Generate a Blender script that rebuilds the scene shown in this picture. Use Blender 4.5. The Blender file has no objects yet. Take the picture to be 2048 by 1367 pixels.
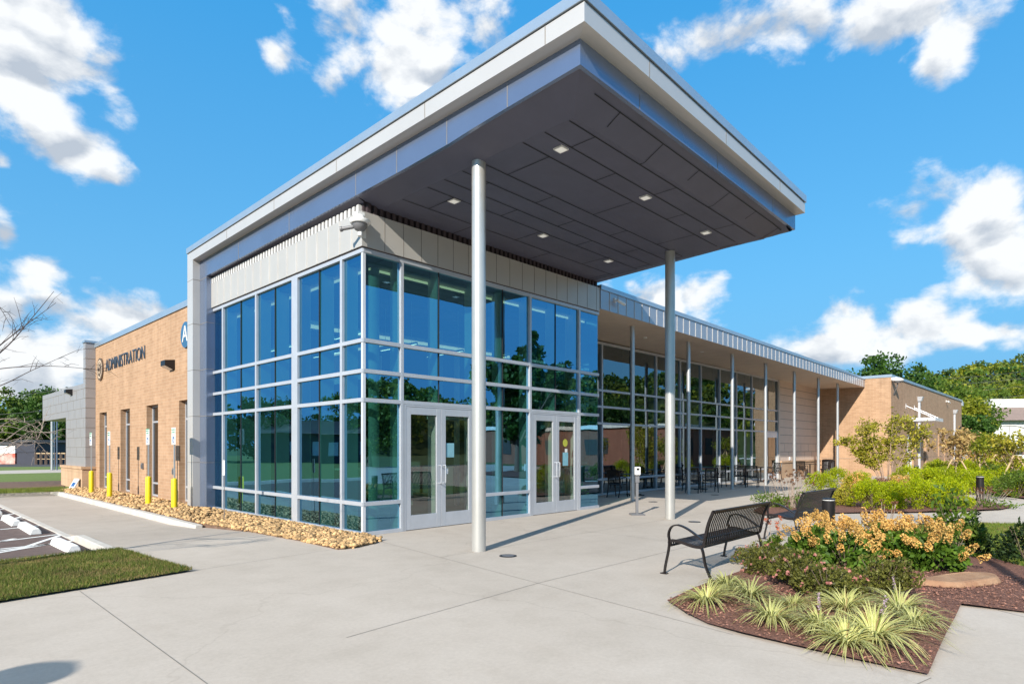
import bpy, bmesh, math, random
import numpy as np
from mathutils import Vector, Matrix
R = math.radians
random.seed(7)
rng = np.random.default_rng(7)
S = bpy.context.scene
COL = S.collection

# ------------------------------------------------------------------ camera
FPX, CX, HY = 1218.0, 1024.0, 895.0            # focal length and horizon in photo pixels (2048 wide)
CAM = np.array([-6.34, -9.90, 1.65])
FW = np.array([.72359, .69024, 0]); RT = np.array([.69024, -.72359, 0]); UP = np.array([0, 0, 1.])
cd = bpy.data.cameras.new('camera'); cam = bpy.data.objects.new('camera', cd); COL.objects.link(cam)
cd.sensor_width = 36; cd.lens = FPX / 2048 * 36
cd.shift_y = (HY - 683.5) / 2048
cd.clip_start = .05; cd.clip_end = 3000
cam.location = CAM; cam.rotation_euler = (R(90), 0, -math.acos(.69024))
S.camera = cam

def ray(px, py): return FW + (px - CX) / FPX * RT + (HY - py) / FPX * UP
def on(px, py, ax, v):
    d = ray(px, py); return CAM + (v - CAM[ax]) / d[ax] * d
def g(px, py, z=0.):
    p = on(px, py, 2, z); return (float(p[0]), float(p[1]))
def at(px, t, py=None):                          # point at depth t
    d = ray(px, HY if py is None else py); p = CAM + d * t; return (float(p[0]), float(p[1]), float(p[2]))

# ------------------------------------------------------------------ sky, sun, exposure
SUN_EL, SUN_AZ = 27.3, math.atan2(-.948, -.319)
S.view_settings.view_transform = 'Standard'; S.view_settings.look = 'None'
S.view_settings.exposure = 0.62; S.view_settings.gamma = 1
S.render.engine = 'CYCLES'
S.cycles.max_bounces = 9; S.cycles.diffuse_bounces = 3; S.cycles.glossy_bounces = 4
S.cycles.transparent_max_bounces = 24; S.cycles.caustics_reflective = False; S.cycles.caustics_refractive = False
S.cycles.sample_clamp_indirect = 6
S.cycles.use_denoising = True
W = bpy.data.worlds.new('World'); S.world = W; W.use_nodes = True
wt = W.node_tree; wn = wt.nodes; wl = wt.links; wn.clear()
def wnode(t, **k):
    n = wn.new(t)
    for a, b in k.items(): setattr(n, a, b)
    return n
def wmath(op, a, b=None, c=None, clamp=False):
    n = wn.new('ShaderNodeMath'); n.operation = op; n.use_clamp = clamp
    for i, v in enumerate((a, b, c)):
        if v is None: continue
        if isinstance(v, (int, float)): n.inputs[i].default_value = v
        else: wl.new(v, n.inputs[i])
    return n.outputs[0]
def wvec(op, a, b=None):
    n = wn.new('ShaderNodeVectorMath'); n.operation = op
    for i, v in enumerate((a, b)):
        if v is None: continue
        if isinstance(v, tuple): n.inputs[i].default_value = v
        else: wl.new(v, n.inputs[i])
    return n
sky = wnode('ShaderNodeTexSky', sky_type='NISHITA', sun_disc=False)
sky.sun_elevation = R(SUN_EL); sky.sun_rotation = SUN_AZ % (2 * math.pi)
sky.air_density = 1.0; sky.dust_density = .1; sky.ozone_density = 3.0; sky.altitude = 300
hs = wnode('ShaderNodeHueSaturation'); hs.inputs['Saturation'].default_value = 1.22; hs.inputs['Value'].default_value = 1.0
wl.new(sky.outputs[0], hs.inputs['Color'])
tint = wnode('ShaderNodeMixRGB', blend_type='MULTIPLY'); tint.inputs[0].default_value = 1; tint.inputs[2].default_value = (.88, 1.60, 1.42, 1)
wl.new(hs.outputs[0], tint.inputs[1])
tc = wnode('ShaderNodeTexCoord'); sep = wnode('ShaderNodeSeparateXYZ'); wl.new(tc.outputs['Generated'], sep.inputs[0])
az = wmath('ARCTAN2', sep.outputs[0], sep.outputs[1])          # bearing from +Y towards +X
el = wmath('ARCSINE', sep.outputs[2])
cmb = wnode('ShaderNodeCombineXYZ'); wl.new(az, cmb.inputs[0]); wl.new(el, cmb.inputs[1])
# clouds: bearing and elevation of each bank (given by the photo), half sizes; edges broken up by noise
CL = [(60, 70, 190, 120), (10, 150, 150, 80), (130, 300, 110, 60), (555, 105, 50, 30), (830, 20, 200, 90), (830, 120, 130, 70), (690, -40, 160, 60),
      (1500, 55, 190, 60), (1820, 30, 170, 60), (1900, 90, 80, 55), (1920, 430, 140, 80), (1990, 525, 140, 95), (1330, 590, 120, 55),
      (1760, 660, 190, 70), (1640, 690, 120, 50), (1980, 670, 100, 30), (90, 540, 60, 32), (10, 470, 35, 30), (250, 640, 160, 60), (100, 710, 160, 55),
      (10, 620, 50, 30), (420, 700, 90, 40), (60, 770, 120, 40), (2200, 300, 150, 120), (-150, 300, 160, 200), (0, 320, 40, 30)]
dm = None
for px, py, rx, ry in CL:
    d = ray(px, py); d = d / np.linalg.norm(d)
    a0 = math.atan2(d[0], d[1]); e0 = math.asin(d[2])
    k = 1 / math.hypot(1, (px - CX) / FPX)
    ra = rx / FPX * k * k * 1.2; re = ry / FPX * k * 1.2
    v = wvec('MULTIPLY', wvec('SUBTRACT', cmb.outputs[0], (a0, e0, 0)).outputs[0], (1 / ra, 1 / re, 0))
    ln = wvec('LENGTH', v.outputs[0]).outputs['Value']
    dm = ln if dm is None else wmath('SMOOTH_MIN', dm, ln, .35)
def wnoise(scale, detail, rough, off=(0, 0, 0), dist=0.):
    m = wnode('ShaderNodeMapping'); m.inputs['Location'].default_value = off
    m.inputs['Scale'].default_value = (1, 1.0, 1.5)
    wl.new(tc.outputs['Generated'], m.inputs[0])
    n = wnode('ShaderNodeTexNoise'); n.inputs['Scale'].default_value = scale; n.inputs['Detail'].default_value = detail
    n.inputs['Roughness'].default_value = rough; n.inputs['Distortion'].default_value = dist
    wl.new(m.outputs[0], n.inputs['Vector']); return n.outputs['Fac']
n1 = wnoise(8.5, 12, .6, (0, 0, 0), .15); n2 = wnoise(8.5, 9, .6, (-.014, -.006, .024), .15); n3 = wnoise(3.2, 3, .5, (4, 1, 2))
def wvor(scale, off=(0, 0, 0)):
    m = wnode('ShaderNodeMapping'); m.inputs['Location'].default_value = off; m.inputs['Scale'].default_value = (1, 1, 1.35)
    nz = wnode('ShaderNodeTexNoise'); nz.inputs['Scale'].default_value = 9; nz.inputs['Detail'].default_value = 3; wl.new(tc.outputs['Generated'], nz.inputs['Vector'])
    wl.new(wvec('ADD', tc.outputs['Generated'], wvec('MULTIPLY', wvec('SUBTRACT', nz.outputs['Color'], (.5, .5, .5)).outputs[0], (.10, .10, .10)).outputs[0]).outputs[0], m.inputs[0])
    v = wnode('ShaderNodeTexVoronoi', feature='SMOOTH_F1'); v.inputs['Scale'].default_value = scale; v.inputs['Smoothness'].default_value = .35; wl.new(m.outputs[0], v.inputs['Vector']); return v.outputs['Distance']
v1 = wvor(13); v2 = wvor(13, (-.012, -.006, .02)); v3 = wvor(31)
puff = wmath('ADD', wmath('MULTIPLY', wmath('SUBTRACT', .42, v1), .9), wmath('MULTIPLY', wmath('SUBTRACT', .40, v3), .45))
body = wmath('ADD', wmath('SUBTRACT', 1.02, dm), wmath('ADD', wmath('MULTIPLY', wmath('SUBTRACT', n1, .5), 2.9), wmath('MULTIPLY', puff, .8)))
over = wnode('ShaderNodeMapRange', interpolation_type='SMOOTHSTEP'); wl.new(el, over.inputs[0]); over.inputs[1].default_value = .72; over.inputs[2].default_value = .95; over.inputs[3].default_value = -1.5; over.inputs[4].default_value = .75  # unseen cloud bank overhead, added to brighten the shaded sides
body = wmath('MAXIMUM', body, wmath('ADD', over.outputs[0], wmath('MULTIPLY', wmath('SUBTRACT', n3, .5), 2.2)))
mask = wnode('ShaderNodeMapRange', interpolation_type='SMOOTHSTEP'); wl.new(body, mask.inputs[0])
mask.inputs[1].default_value = -.04; mask.inputs[2].default_value = .60
shade = wmath('ADD', wmath('ADD', wmath('MULTIPLY', wmath('SUBTRACT', n1, n2), 1.5), wmath('MULTIPLY', wmath('SUBTRACT', v2, v1), 1.3)), wmath('MULTIPLY', wmath('SUBTRACT', n3, .5), .55))
cr = wnode('ShaderNodeMapRange'); wl.new(shade, cr.inputs[0]); cr.inputs[1].default_value = -.34; cr.inputs[2].default_value = .10
cmix = wnode('ShaderNodeMixRGB'); wl.new(cr.outputs[0], cmix.inputs[0])
cmix.inputs[1].default_value = (3.5, 3.9, 4.45, 1); cmix.inputs[2].default_value = (6.6, 6.7, 6.75, 1)
fin = wnode('ShaderNodeMixRGB'); wl.new(wmath('MULTIPLY', mask.outputs[0], .96), fin.inputs[0])
hz = wnode('ShaderNodeMapRange', interpolation_type='SMOOTHSTEP'); wl.new(el, hz.inputs[0]); hz.inputs[1].default_value = .36; hz.inputs[2].default_value = .02
hzm = wnode('ShaderNodeMixRGB'); wl.new(hz.outputs[0], hzm.inputs[0]); wl.new(tint.outputs[0], hzm.inputs[1]); hzm.inputs[2].default_value = (1.35, 3.35, 5.6, 1)
deep = wnode('ShaderNodeMapRange'); wl.new(el, deep.inputs[0]); deep.inputs[1].default_value = .08; deep.inputs[2].default_value = .62
dmx = wnode('ShaderNodeMixRGB'); wl.new(deep.outputs[0], dmx.inputs[0]); dmx.inputs[1].default_value = (1.25, 3.3, 5.6, 1); dmx.inputs[2].default_value = (.40, 2.6, 5.7, 1)
clr = wnode('ShaderNodeMixRGB'); clr.inputs[0].default_value = .78; wl.new(hzm.outputs[0], clr.inputs[1]); wl.new(dmx.outputs[0], clr.inputs[2])
wl.new(clr.outputs[0], fin.inputs[1]); wl.new(cmix.outputs[0], fin.inputs[2])
bg = wnode('ShaderNodeBackground'); wl.new(fin.outputs[0], bg.inputs[0]); bg.inputs[1].default_value = .1
wo = wnode('ShaderNodeOutputWorld'); wl.new(bg.outputs[0], wo.inputs[0])
W.cycles.sampling_method = 'MANUAL'; W.cycles.sample_map_resolution = 512

sd = bpy.data.lights.new('sun', 'SUN'); sd.energy = 4.6; sd.angle = R(.5); sd.color = (1, .93, .82)
sun = bpy.data.objects.new('sun', sd); COL.objects.link(sun)
SD = Vector((-.948 * math.cos(R(SUN_EL)), -.319 * math.cos(R(SUN_EL)), math.sin(R(SUN_EL))))
sun.rotation_euler = SD.to_track_quat('Z', 'Y').to_euler(); sun.location = SD * 60

# ------------------------------------------------------------------ materials
def new_mat(name):
    m = bpy.data.materials.new(name); m.use_nodes = True
    nt = m.node_tree; b = nt.nodes['Principled BSDF']; return m, nt, b
def nd(nt, t, **k):
    n = nt.nodes.new(t)
    for a, v in k.items(): setattr(n, a, v)
    return n
def noise(nt, scale, detail=4, rough=.55, coord='pos', stretch=None):
    if coord == 'pos': src = nd(nt, 'ShaderNodeNewGeometry').outputs['Position']
    else: src = nd(nt, 'ShaderNodeTexCoord').outputs['Object']
    if stretch:
        mp = nd(nt, 'ShaderNodeMapping'); mp.inputs['Scale'].default_value = stretch; nt.links.new(src, mp.inputs[0]); src = mp.outputs[0]
    n = nd(nt, 'ShaderNodeTexNoise'); n.inputs['Scale'].default_value = scale; n.inputs['Detail'].default_value = detail
    n.inputs['Roughness'].default_value = rough; nt.links.new(src, n.inputs['Vector']); return n.outputs['Fac']
def ramp(nt, fac, stops):
    r = nd(nt, 'ShaderNodeValToRGB'); e = r.color_ramp.elements
    while len(e) < len(stops): e.new(.5)
    for i, (p, c) in enumerate(stops): e[i].position = p; e[i].color = (*c, 1) if len(c) == 3 else c
    nt.links.new(fac, r.inputs[0]); return r.outputs[0]
def mul(c, k): return tuple(min(1, x * k) for x in c)
def pbr(name, col, rough=.6, metal=0., var=.12, scale=3., bump=0., bscale=40., coord='pos', spec=None, stretch=None, island=0.):
    m, nt, b = new_mat(name)
    c = ramp(nt, noise(nt, scale, 5, .6, coord, stretch), [(.28, mul(col, 1 - var)), (.72, mul(col, 1 + var))])
    if island:
        rp = nd(nt, 'ShaderNodeNewGeometry').outputs['Random Per Island']
        h = nd(nt, 'ShaderNodeHueSaturation'); mr = nd(nt, 'ShaderNodeMapRange'); nt.links.new(rp, mr.inputs[0])
        mr.inputs[3].default_value = 1 - island; mr.inputs[4].default_value = 1 + island
        nt.links.new(mr.outputs[0], h.inputs['Value']); nt.links.new(c, h.inputs['Color']); c = h.outputs[0]
    nt.links.new(c, b.inputs['Base Color']); b.inputs['Roughness'].default_value = rough; b.inputs['Metallic'].default_value = metal
    if spec is not None: b.inputs['Specular IOR Level'].default_value = spec
    if bump:
        bp = nd(nt, 'ShaderNodeBump'); bp.inputs['Strength'].default_value = bump; bp.inputs['Distance'].default_value = .02
        nt.links.new(noise(nt, bscale, 4, .6, coord), bp.inputs['Height']); nt.links.new(bp.outputs[0], b.inputs['Normal'])
    return m
def two(name, a, c, scale, rough=.8, bump=.3, bscale=60, detail=6, extra=None, coord='pos'):
    m, nt, b = new_mat(name)
    n = noise(nt, scale, detail, .62, coord)
    col = ramp(nt, n, [(.35, a), (.65, c)])
    if extra:
        m2 = nd(nt, 'ShaderNodeMixRGB'); nt.links.new(ramp(nt, noise(nt, extra[0], 3), [(extra[2], (0, 0, 0)), (extra[2] + .15, (1, 1, 1))]), m2.inputs[0])
        nt.links.new(col, m2.inputs[1]); m2.inputs[2].default_value = (*extra[1], 1); col = m2.outputs[0]
    nt.links.new(col, b.inputs['Base Color']); b.inputs['Roughness'].default_value = rough
    if bump:
        bp = nd(nt, 'ShaderNodeBump'); bp.inputs['Strength'].default_value = bump; bp.inputs['Distance'].default_value = .02
        nt.links.new(noise(nt, bscale, 5, .6, coord), bp.inputs['Height']); nt.links.new(bp.outputs[0], b.inputs['Normal'])
    return m
def brick(name, c1, c2, mortar, bw=.30, rh=.102):
    m, nt, b = new_mat(name)
    geo = nd(nt, 'ShaderNodeNewGeometry'); sp = nd(nt, 'ShaderNodeSeparateXYZ'); nt.links.new(geo.outputs['Position'], sp.inputs[0])
    ad = nd(nt, 'ShaderNodeMath', operation='ADD'); nt.links.new(sp.outputs[0], ad.inputs[0]); nt.links.new(sp.outputs[1], ad.inputs[1])
    cb = nd(nt, 'ShaderNodeCombineXYZ'); nt.links.new(ad.outputs[0], cb.inputs[0]); nt.links.new(sp.outputs[2], cb.inputs[1])
    bt = nd(nt, 'ShaderNodeTexBrick'); nt.links.new(cb.outputs[0], bt.inputs['Vector'])
    bt.inputs['Color1'].default_value = (*c1, 1); bt.inputs['Color2'].default_value = (*c2, 1); bt.inputs['Mortar'].default_value = (*mortar, 1)
    bt.inputs['Scale'].default_value = 1; bt.inputs['Mortar Size'].default_value = .006; bt.inputs['Mortar Smooth'].default_value = .2
    bt.inputs['Brick Width'].default_value = bw; bt.inputs['Row Height'].default_value = rh; bt.inputs['Bias'].default_value = -.1
    mx = nd(nt, 'ShaderNodeMixRGB', blend_type='MULTIPLY'); mx.inputs[0].default_value = 1
    nt.links.new(bt.outputs[0], mx.inputs[1])
    nt.links.new(ramp(nt, noise(nt, 1.3, 6, .65), [(.3, (.84, .83, .82)), (.7, (1, 1, 1))]), mx.inputs[2])
    mx2 = nd(nt, 'ShaderNodeMixRGB', blend_type='MULTIPLY'); mx2.inputs[0].default_value = 1; nt.links.new(mx.outputs[0], mx2.inputs[1])
    nt.links.new(ramp(nt, noise(nt, 1.6, 6, .7, stretch=(1.6, 1.6, .12)), [(.34, (.88, .87, .85)), (.56, (1.02, 1.02, 1.02))]), mx2.inputs[2]); mx = mx2
    nt.links.new(mx.outputs[0], b.inputs['Base Color']); b.inputs['Roughness'].default_value = .85
    bp = nd(nt, 'ShaderNodeBump'); bp.inputs['Strength'].default_value = .12; bp.inputs['Distance'].default_value = .004; bp.invert = True
    nt.links.new(bt.outputs['Fac'], bp.inputs['Height']); nt.links.new(bp.outputs[0], b.inputs['Normal'])
    return m
def glass(name, tint, refl, fres=1.5, gtint=(1, 1, 1), wav=.035):
    m, nt, b = new_mat(name); nt.nodes.remove(b)
    out = nt.nodes['Material Output']
    tr = nd(nt, 'ShaderNodeBsdfTransparent'); tr.inputs[0].default_value = (*tint, 1)
    gl = nd(nt, 'ShaderNodeBsdfGlossy'); gl.inputs['Roughness'].default_value = 0; gl.inputs[0].default_value = (*gtint, 1)
    bp = nd(nt, 'ShaderNodeBump'); bp.inputs['Strength'].default_value = wav; bp.inputs['Distance'].default_value = .05
    nt.links.new(noise(nt, 1.1, 1, .4), bp.inputs['Height']); nt.links.new(bp.outputs[0], gl.inputs['Normal'])
    fr = nd(nt, 'ShaderNodeLayerWeight'); pw = nd(nt, 'ShaderNodeMath', operation='POWER'); nt.links.new(fr.outputs['Facing'], pw.inputs[0]); pw.inputs[1].default_value = 4.5
    ma = nd(nt, 'ShaderNodeMath', operation='MULTIPLY_ADD', use_clamp=True); nt.links.new(pw.outputs[0], ma.inputs[0])
    ma.inputs[1].default_value = 1 - refl; ma.inputs[2].default_value = refl
    mx = nd(nt, 'ShaderNodeMixShader'); nt.links.new(ma.outputs[0], mx.inputs[0]); nt.links.new(tr.outputs[0], mx.inputs[1]); nt.links.new(gl.outputs[0], mx.inputs[2])
    nt.links.new(mx.outputs[0], out.inputs[0]); return m
def emit(name, col, st):
    m, nt, b = new_mat(name); b.inputs['Base Color'].default_value = (*col, 1)
    b.inputs['Emission Color'].default_value = (*col, 1); b.inputs['Emission Strength'].default_value = st; return m
def leaf(name, a, c, rough=.5, trans=.35, sat=.0):
    m, nt, b = new_mat(name)
    rp = nd(nt, 'ShaderNodeNewGeometry').outputs['Random Per Island']
    col = ramp(nt, rp, [(.05, a), (.95, c)])
    mx = nd(nt, 'ShaderNodeMixRGB', blend_type='MULTIPLY'); mx.inputs[0].default_value = 1; nt.links.new(col, mx.inputs[1])
    nt.links.new(ramp(nt, noise(nt, 1.7, 3), [(.3, (.72, .74, .7)), (.7, (1.15, 1.12, 1.05))]), mx.inputs[2]); col = mx.outputs[0]
    nt.links.new(col, b.inputs['Base Color']); b.inputs['Roughness'].default_value = rough; b.inputs['Specular IOR Level'].default_value = .3
    tl = nd(nt, 'ShaderNodeBsdfTranslucent'); nt.links.new(col, tl.inputs[0])
    ms = nd(nt, 'ShaderNodeMixShader'); ms.inputs[0].default_value = trans
    nt.links.new(b.outputs[0], ms.inputs[1]); nt.links.new(tl.outputs[0], ms.inputs[2]); nt.links.new(ms.outputs[0], nt.nodes['Material Output'].inputs[0])
    return m

M = {}
def concrete(name, a, c):
    m, nt, b = new_mat(name)
    col = ramp(nt, noise(nt, .42, 10, .62), [(.32, a), (.68, c)])
    def over(col, fac, op, f):
        x = nd(nt, 'ShaderNodeMixRGB', blend_type='MULTIPLY'); x.inputs[0].default_value = f; nt.links.new(col, x.inputs[1]); nt.links.new(fac, x.inputs[2]); return x.outputs[0]
    col = over(col, ramp(nt, noise(nt, 2.3, 8, .7), [(.38, (.94, .935, .928)), (.55, (1, 1, 1))]), 0, 1)
    col = over(col, ramp(nt, noise(nt, 26, 6, .75), [(.34, (.93, .925, .92)), (.6, (1.03, 1.03, 1.03))]), 0, 1)
    col = over(col, ramp(nt, noise(nt, 190, 3, .6), [(.3, (.93, .93, .93)), (.7, (1.04, 1.04, 1.04))]), 0, 1)
    col = over(col, ramp(nt, noise(nt, 1.05, 5, .6, stretch=(1, .35, 1)), [(.60, (1, 1, 1)), (.72, (.95, .94, .93))]), 0, 1)
    vo = nd(nt, 'ShaderNodeTexVoronoi', feature='DISTANCE_TO_EDGE'); vo.inputs['Scale'].default_value = .16; geo = nd(nt, 'ShaderNodeNewGeometry')
    nz = nd(nt, 'ShaderNodeTexNoise'); nz.inputs['Scale'].default_value = 1.4; nz.inputs['Detail'].default_value = 6; nt.links.new(geo.outputs['Position'], nz.inputs['Vector'])
    ad = nd(nt, 'ShaderNodeVectorMath', operation='ADD'); nt.links.new(geo.outputs['Position'], ad.inputs[0]); nt.links.new(nz.outputs['Color'], ad.inputs[1]); nt.links.new(ad.outputs[0], vo.inputs['Vector'])
    col = over(col, ramp(nt, vo.outputs['Distance'], [(.0003, (.88, .87, .86)), (.0009, (1, 1, 1))]), 0, .8)
    nt.links.new(col, b.inputs['Base Color']); b.inputs['Roughness'].default_value = .82; b.inputs['Specular IOR Level'].default_value = .35
    bp = nd(nt, 'ShaderNodeBump'); bp.inputs['Strength'].default_value = .22; bp.inputs['Distance'].default_value = .01
    nt.links.new(noise(nt, 120, 4, .65, stretch=(.25, 1, 1)), bp.inputs['Height']); nt.links.new(bp.outputs[0], b.inputs['Normal']); return m
M['concrete'] = two('concrete', (.50, .455, .40), (.60, .55, .49), .55, .85, .12, 90, 9)
M['concrete'] = concrete('concrete_broomed', (.468, .413, .354), (.540, .480, .418))
M['concrete_warm'] = concrete('concrete_warm', (.40, .35, .30), (.475, .42, .365))
M['kerb'] = two('kerb', (.47, .44, .40), (.58, .55, .50), 2.5, .8, .1, 60)
M['joint'] = pbr('joint', (.21, .19, .17), .9)
M['asphalt'] = two('asphalt', (.115, .078, .068), (.155, .108, .094), 6, .9, .5, 160, 8)
M['road'] = two('road', (.05, .05, .052), (.07, .07, .072), 4, .9, .3, 120)
M['paint_white'] = pbr('paint_white', (.80, .80, .78), .6, 0, .07, 9)
M['mulch'] = two('mulch', (.105, .044, .030), (.25, .118, .082), 26, .95, 1.0, 60, 8)
M['chip'] = pbr('mulch_chip', (.25, .125, .09), .9, 0, .35, 9, island=.5)
M['soil'] = two('soil', (.10, .06, .04), (.20, .12, .08), 5, .95, .6, 30)
M['turf'] = two('turf', (.055, .085, .018), (.12, .14, .04), 7, .95, .6, 90, 8, (1.6, (.16, .13, .06), .56))
M['turf_bright'] = two('turf_bright', (.10, .16, .022), (.17, .21, .045), 5, .95, .5, 90, 8)
M['turf_far'] = two('turf_far', (.055, .095, .02), (.11, .15, .04), .25, .95, .3, 20, 8)
M['brick'] = brick('brick_tan', (.475, .298, .180), (.395, .240, .140), (.51, .365, .250))
M['brick_red'] = brick('brick_red', (.30, .10, .06), (.24, .08, .05), (.35, .26, .2), .22, .08)
M['sandstone'] = brick('sandstone', (.56, .375, .235), (.52, .345, .215), (.40, .27, .17), 1.2, .33)
M['alu'] = pbr('aluminium_frame', (.52, .545, .59), .38, .35, .05, 4)
M['alu_white'] = pbr('aluminium_bright', (.72, .74, .78), .35, .3, .04, 4)
M['panel'] = pbr('panel_grey', (.50, .48, .45), .42, .25, .04, 1.5)
M['panel_dark'] = pbr('panel_bluegrey', (.225, .275, .385), .25, .66, .05, 1.2)
M['panel_band'] = pbr('panel_lightgrey', (.56, .54, .52), .36, .3, .04, 1.0)
M['panel_pier'] = pbr('panel_pier_grey', (.33, .32, .325), .45, .15, .05, 2)
M['panel_wing'] = pbr('panel_wing_bluegrey', (.40, .42, .47), .34, .5, .05, 1)
M['coping'] = pbr('coping', (.42, .50, .58), .30, .55, .05, 2)
M['soffit'] = pbr('soffit_charcoal', (.100, .101, .145), .5, 0, .10, 1.3)
M['soffit_light'] = pbr('soffit_tan', (.58, .48, .39), .6, 0, .07, 1.8)
M['black'] = pbr('black_seam', (.012, .012, .014), .7)
M['dark_shaded_metal'] = pbr('dark_shaded_corrugated', (.055, .04, .045), .6, .2)
M['rib'] = pbr('pale_rib', (.62, .61, .60), .5, .1)
M['steel'] = pbr('brushed_steel', (.56, .55, .52), .34, .55, .07, 2.5, .06, 60)
M['steel_thin'] = pbr('galvanised_steel', (.50, .51, .52), .36, .5, .06, 3)
M['siding'] = pbr('siding_tan', (.64, .52, .435), .55, .05, .05, 2)
M['glass'] = glass('glass_tinted', (.19, .43, .39), .44, gtint=(.28, .64, .98))
M['glass_door'] = glass('glass_door', (.42, .52, .48), .16)
M['glass_wing'] = glass('glass_wing', (.17, .22, .21), .30, gtint=(.62, .76, .86))
M['glass_dark'] = glass('glass_bronze', (.16, .14, .12), .10)
M['fin'] = pbr('mullion_fin', (.82, .84, .82), .5, .1, .03)
M['int_dark'] = pbr('interior_dark', (.045, .048, .05), .8)
M['int_mid'] = pbr('interior_wall', (.22, .22, .21), .8)
M['int_white'] = pbr('interior_white', (.72, .72, .68), .6)
M['int_floor'] = pbr('interior_floor', (.13, .125, .12), .35, 0, .15, 1)
M['ceil'] = pbr('interior_ceiling', (.34, .34, .31), .8)
M['wood'] = pbr('wood', (.30, .16, .07), .5, 0, .2, 6, stretch=(1, 1, 8))
M['led'] = emit('led_strip', (1, .86, .66), 3)
M['cove'] = emit('glowing_trim', (1, .76, .48), 1.1)  # lit cove on the beam; painted sun glow on the perimeter trim
M['lamp_face'] = emit('soffit_lamp', (.8, .78, .72), .25)
M['lens'] = pbr('lens', (.75, .75, .73), .2)
M['black_metal'] = pbr('black_metal', (.020, .017, .017), .38, .3, .15, 6, spec=.5)
M['bench_metal'] = pbr('bench_metal', (.022, .017, .017), .36, .3, .15, 6)
M['white_plastic'] = pbr('white_plastic', (.75, .75, .74), .4)
M['grey_plastic'] = pbr('grey_plastic', (.16, .16, .17), .45)
M['yellow'] = pbr('safety_yellow', (.78, .62, .01), .42, 0, .06, 4)
M['green_paint'] = pbr('green_paint', (.02, .30, .14), .5)
M['blue_paint'] = pbr('blue_paint', (.03, .11, .30), .5)
M['blue_dark'] = pbr('letter_blue', (.06, .09, .13), .45, .2)
M['bronze'] = pbr('bronze', (.16, .11, .075), .45, .3)
M['logo_tan'] = pbr('logo_tan', (.55, .42, .30), .5)
M['rock'] = pbr('river_rock', (.47, .30, .14), .8, 0, .38, 4.5, .3, 50, island=.5)
M['stone'] = two('flat_stone', (.30, .16, .09), (.40, .25, .15), 4, .85, .5, 30)
M['stake'] = pbr('stake_wood', (.52, .38, .22), .8)
M['bark'] = pbr('bark', (.17, .12, .09), .9, 0, .3, 12, .5, 30)
M['bark_pale'] = pbr('bark_pale', (.36, .25, .19), .8, 0, .25, 14, .3, 40)
M['twig'] = pbr('twig', (.075, .055, .05), .85)
M['twig_pale'] = pbr('twig_pale', (.34, .27, .22), .85)
M['lf_dark'] = leaf('leaf_dark', (.028, .075, .012), (.085, .18, .028))
M['lf_mid'] = leaf('leaf_mid', (.065, .13, .014), (.17, .25, .035))
M['lf_yellow'] = leaf('leaf_yellowgreen', (.14, .19, .014), (.34, .35, .03))
M['lf_spirea'] = leaf('leaf_spirea', (.27, .38, .007), (.58, .62, .014), .5, .48)
M['lf_rose'] = leaf('leaf_rose', (.075, .085, .018), (.22, .22, .05))
M['lf_myrtle'] = leaf('leaf_myrtle', (.22, .24, .02), (.52, .45, .06))
M['lf_autumn'] = leaf('leaf_autumn', (.40, .25, .10), (.56, .42, .17))
M['lf_holly'] = leaf('leaf_holly', (.016, .035, .012), (.05, .085, .025), .35)
M['lf_hyd'] = leaf('leaf_hydrangea', (.045, .105, .012), (.15, .26, .03))
M['petal_tan'] = leaf('petal_tan', (.56, .30, .075), (.86, .58, .21), .7, .25)
M['petal_pink'] = leaf('petal_pink', (.45, .16, .15), (.6, .3, .25), .7, .25)
M['petal_brown'] = leaf('seed_head_brown', (.10, .045, .025), (.22, .10, .05), .8, .1)
M['petal_red'] = leaf('petal_red', (.45, .10, .05), (.55, .18, .10), .7, .2)
M['petal_violet'] = leaf('petal_violet', (.38, .25, .38), (.55, .42, .52), .7, .2)
M['blade_green'] = leaf('blade_green', (.12, .19, .022), (.30, .36, .05), .5, .3)
M['blade_cream'] = leaf('blade_cream', (.62, .60, .24), (.85, .80, .42), .5, .3)
M['grass_blade'] = leaf('grass_blade', (.07, .12, .012), (.22, .26, .05), .6, .3)
M['grass_bright'] = leaf('grass_blade_bright', (.10, .17, .018), (.24, .28, .05), .6, .3)
M['grass_dry'] = leaf('grass_blade_dry', (.22, .16, .06), (.36, .27, .12), .7, .2)
M['hill'] = two('hill_ground', (.03, .05, .012), (.06, .085, .02), .1, .95, 0)
M['lf_forest'] = leaf('leaf_forest', (.05, .095, .014), (.18, .21, .035), .7, .25)
M['roof_brown'] = pbr('roof_brown', (.26, .19, .16), .8)
M['white_wall'] = pbr('white_wall', (.74, .74, .72), .7)
M['wire'] = pbr('wire', (.10, .10, .10), .6)
M['mural_red'] = two('mural', (.55, .12, .08), (.72, .55, .48), 1.2, .7, 0, 3, 3)
M['navy'] = pbr('navy_wall', (.035, .04, .06), .7)
M['cloth_blue'] = pbr('cloth_blue', (.03, .13, .42), .7)
M['sign_blue'] = pbr('sign_blue', (.04, .13, .25), .45)
M['paper_blue'] = pbr('paper_blue', (.20, .42, .50), .6)
M['paper_yellow'] = pbr('paper_yellow', (.42, .42, .05), .6)

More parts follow.
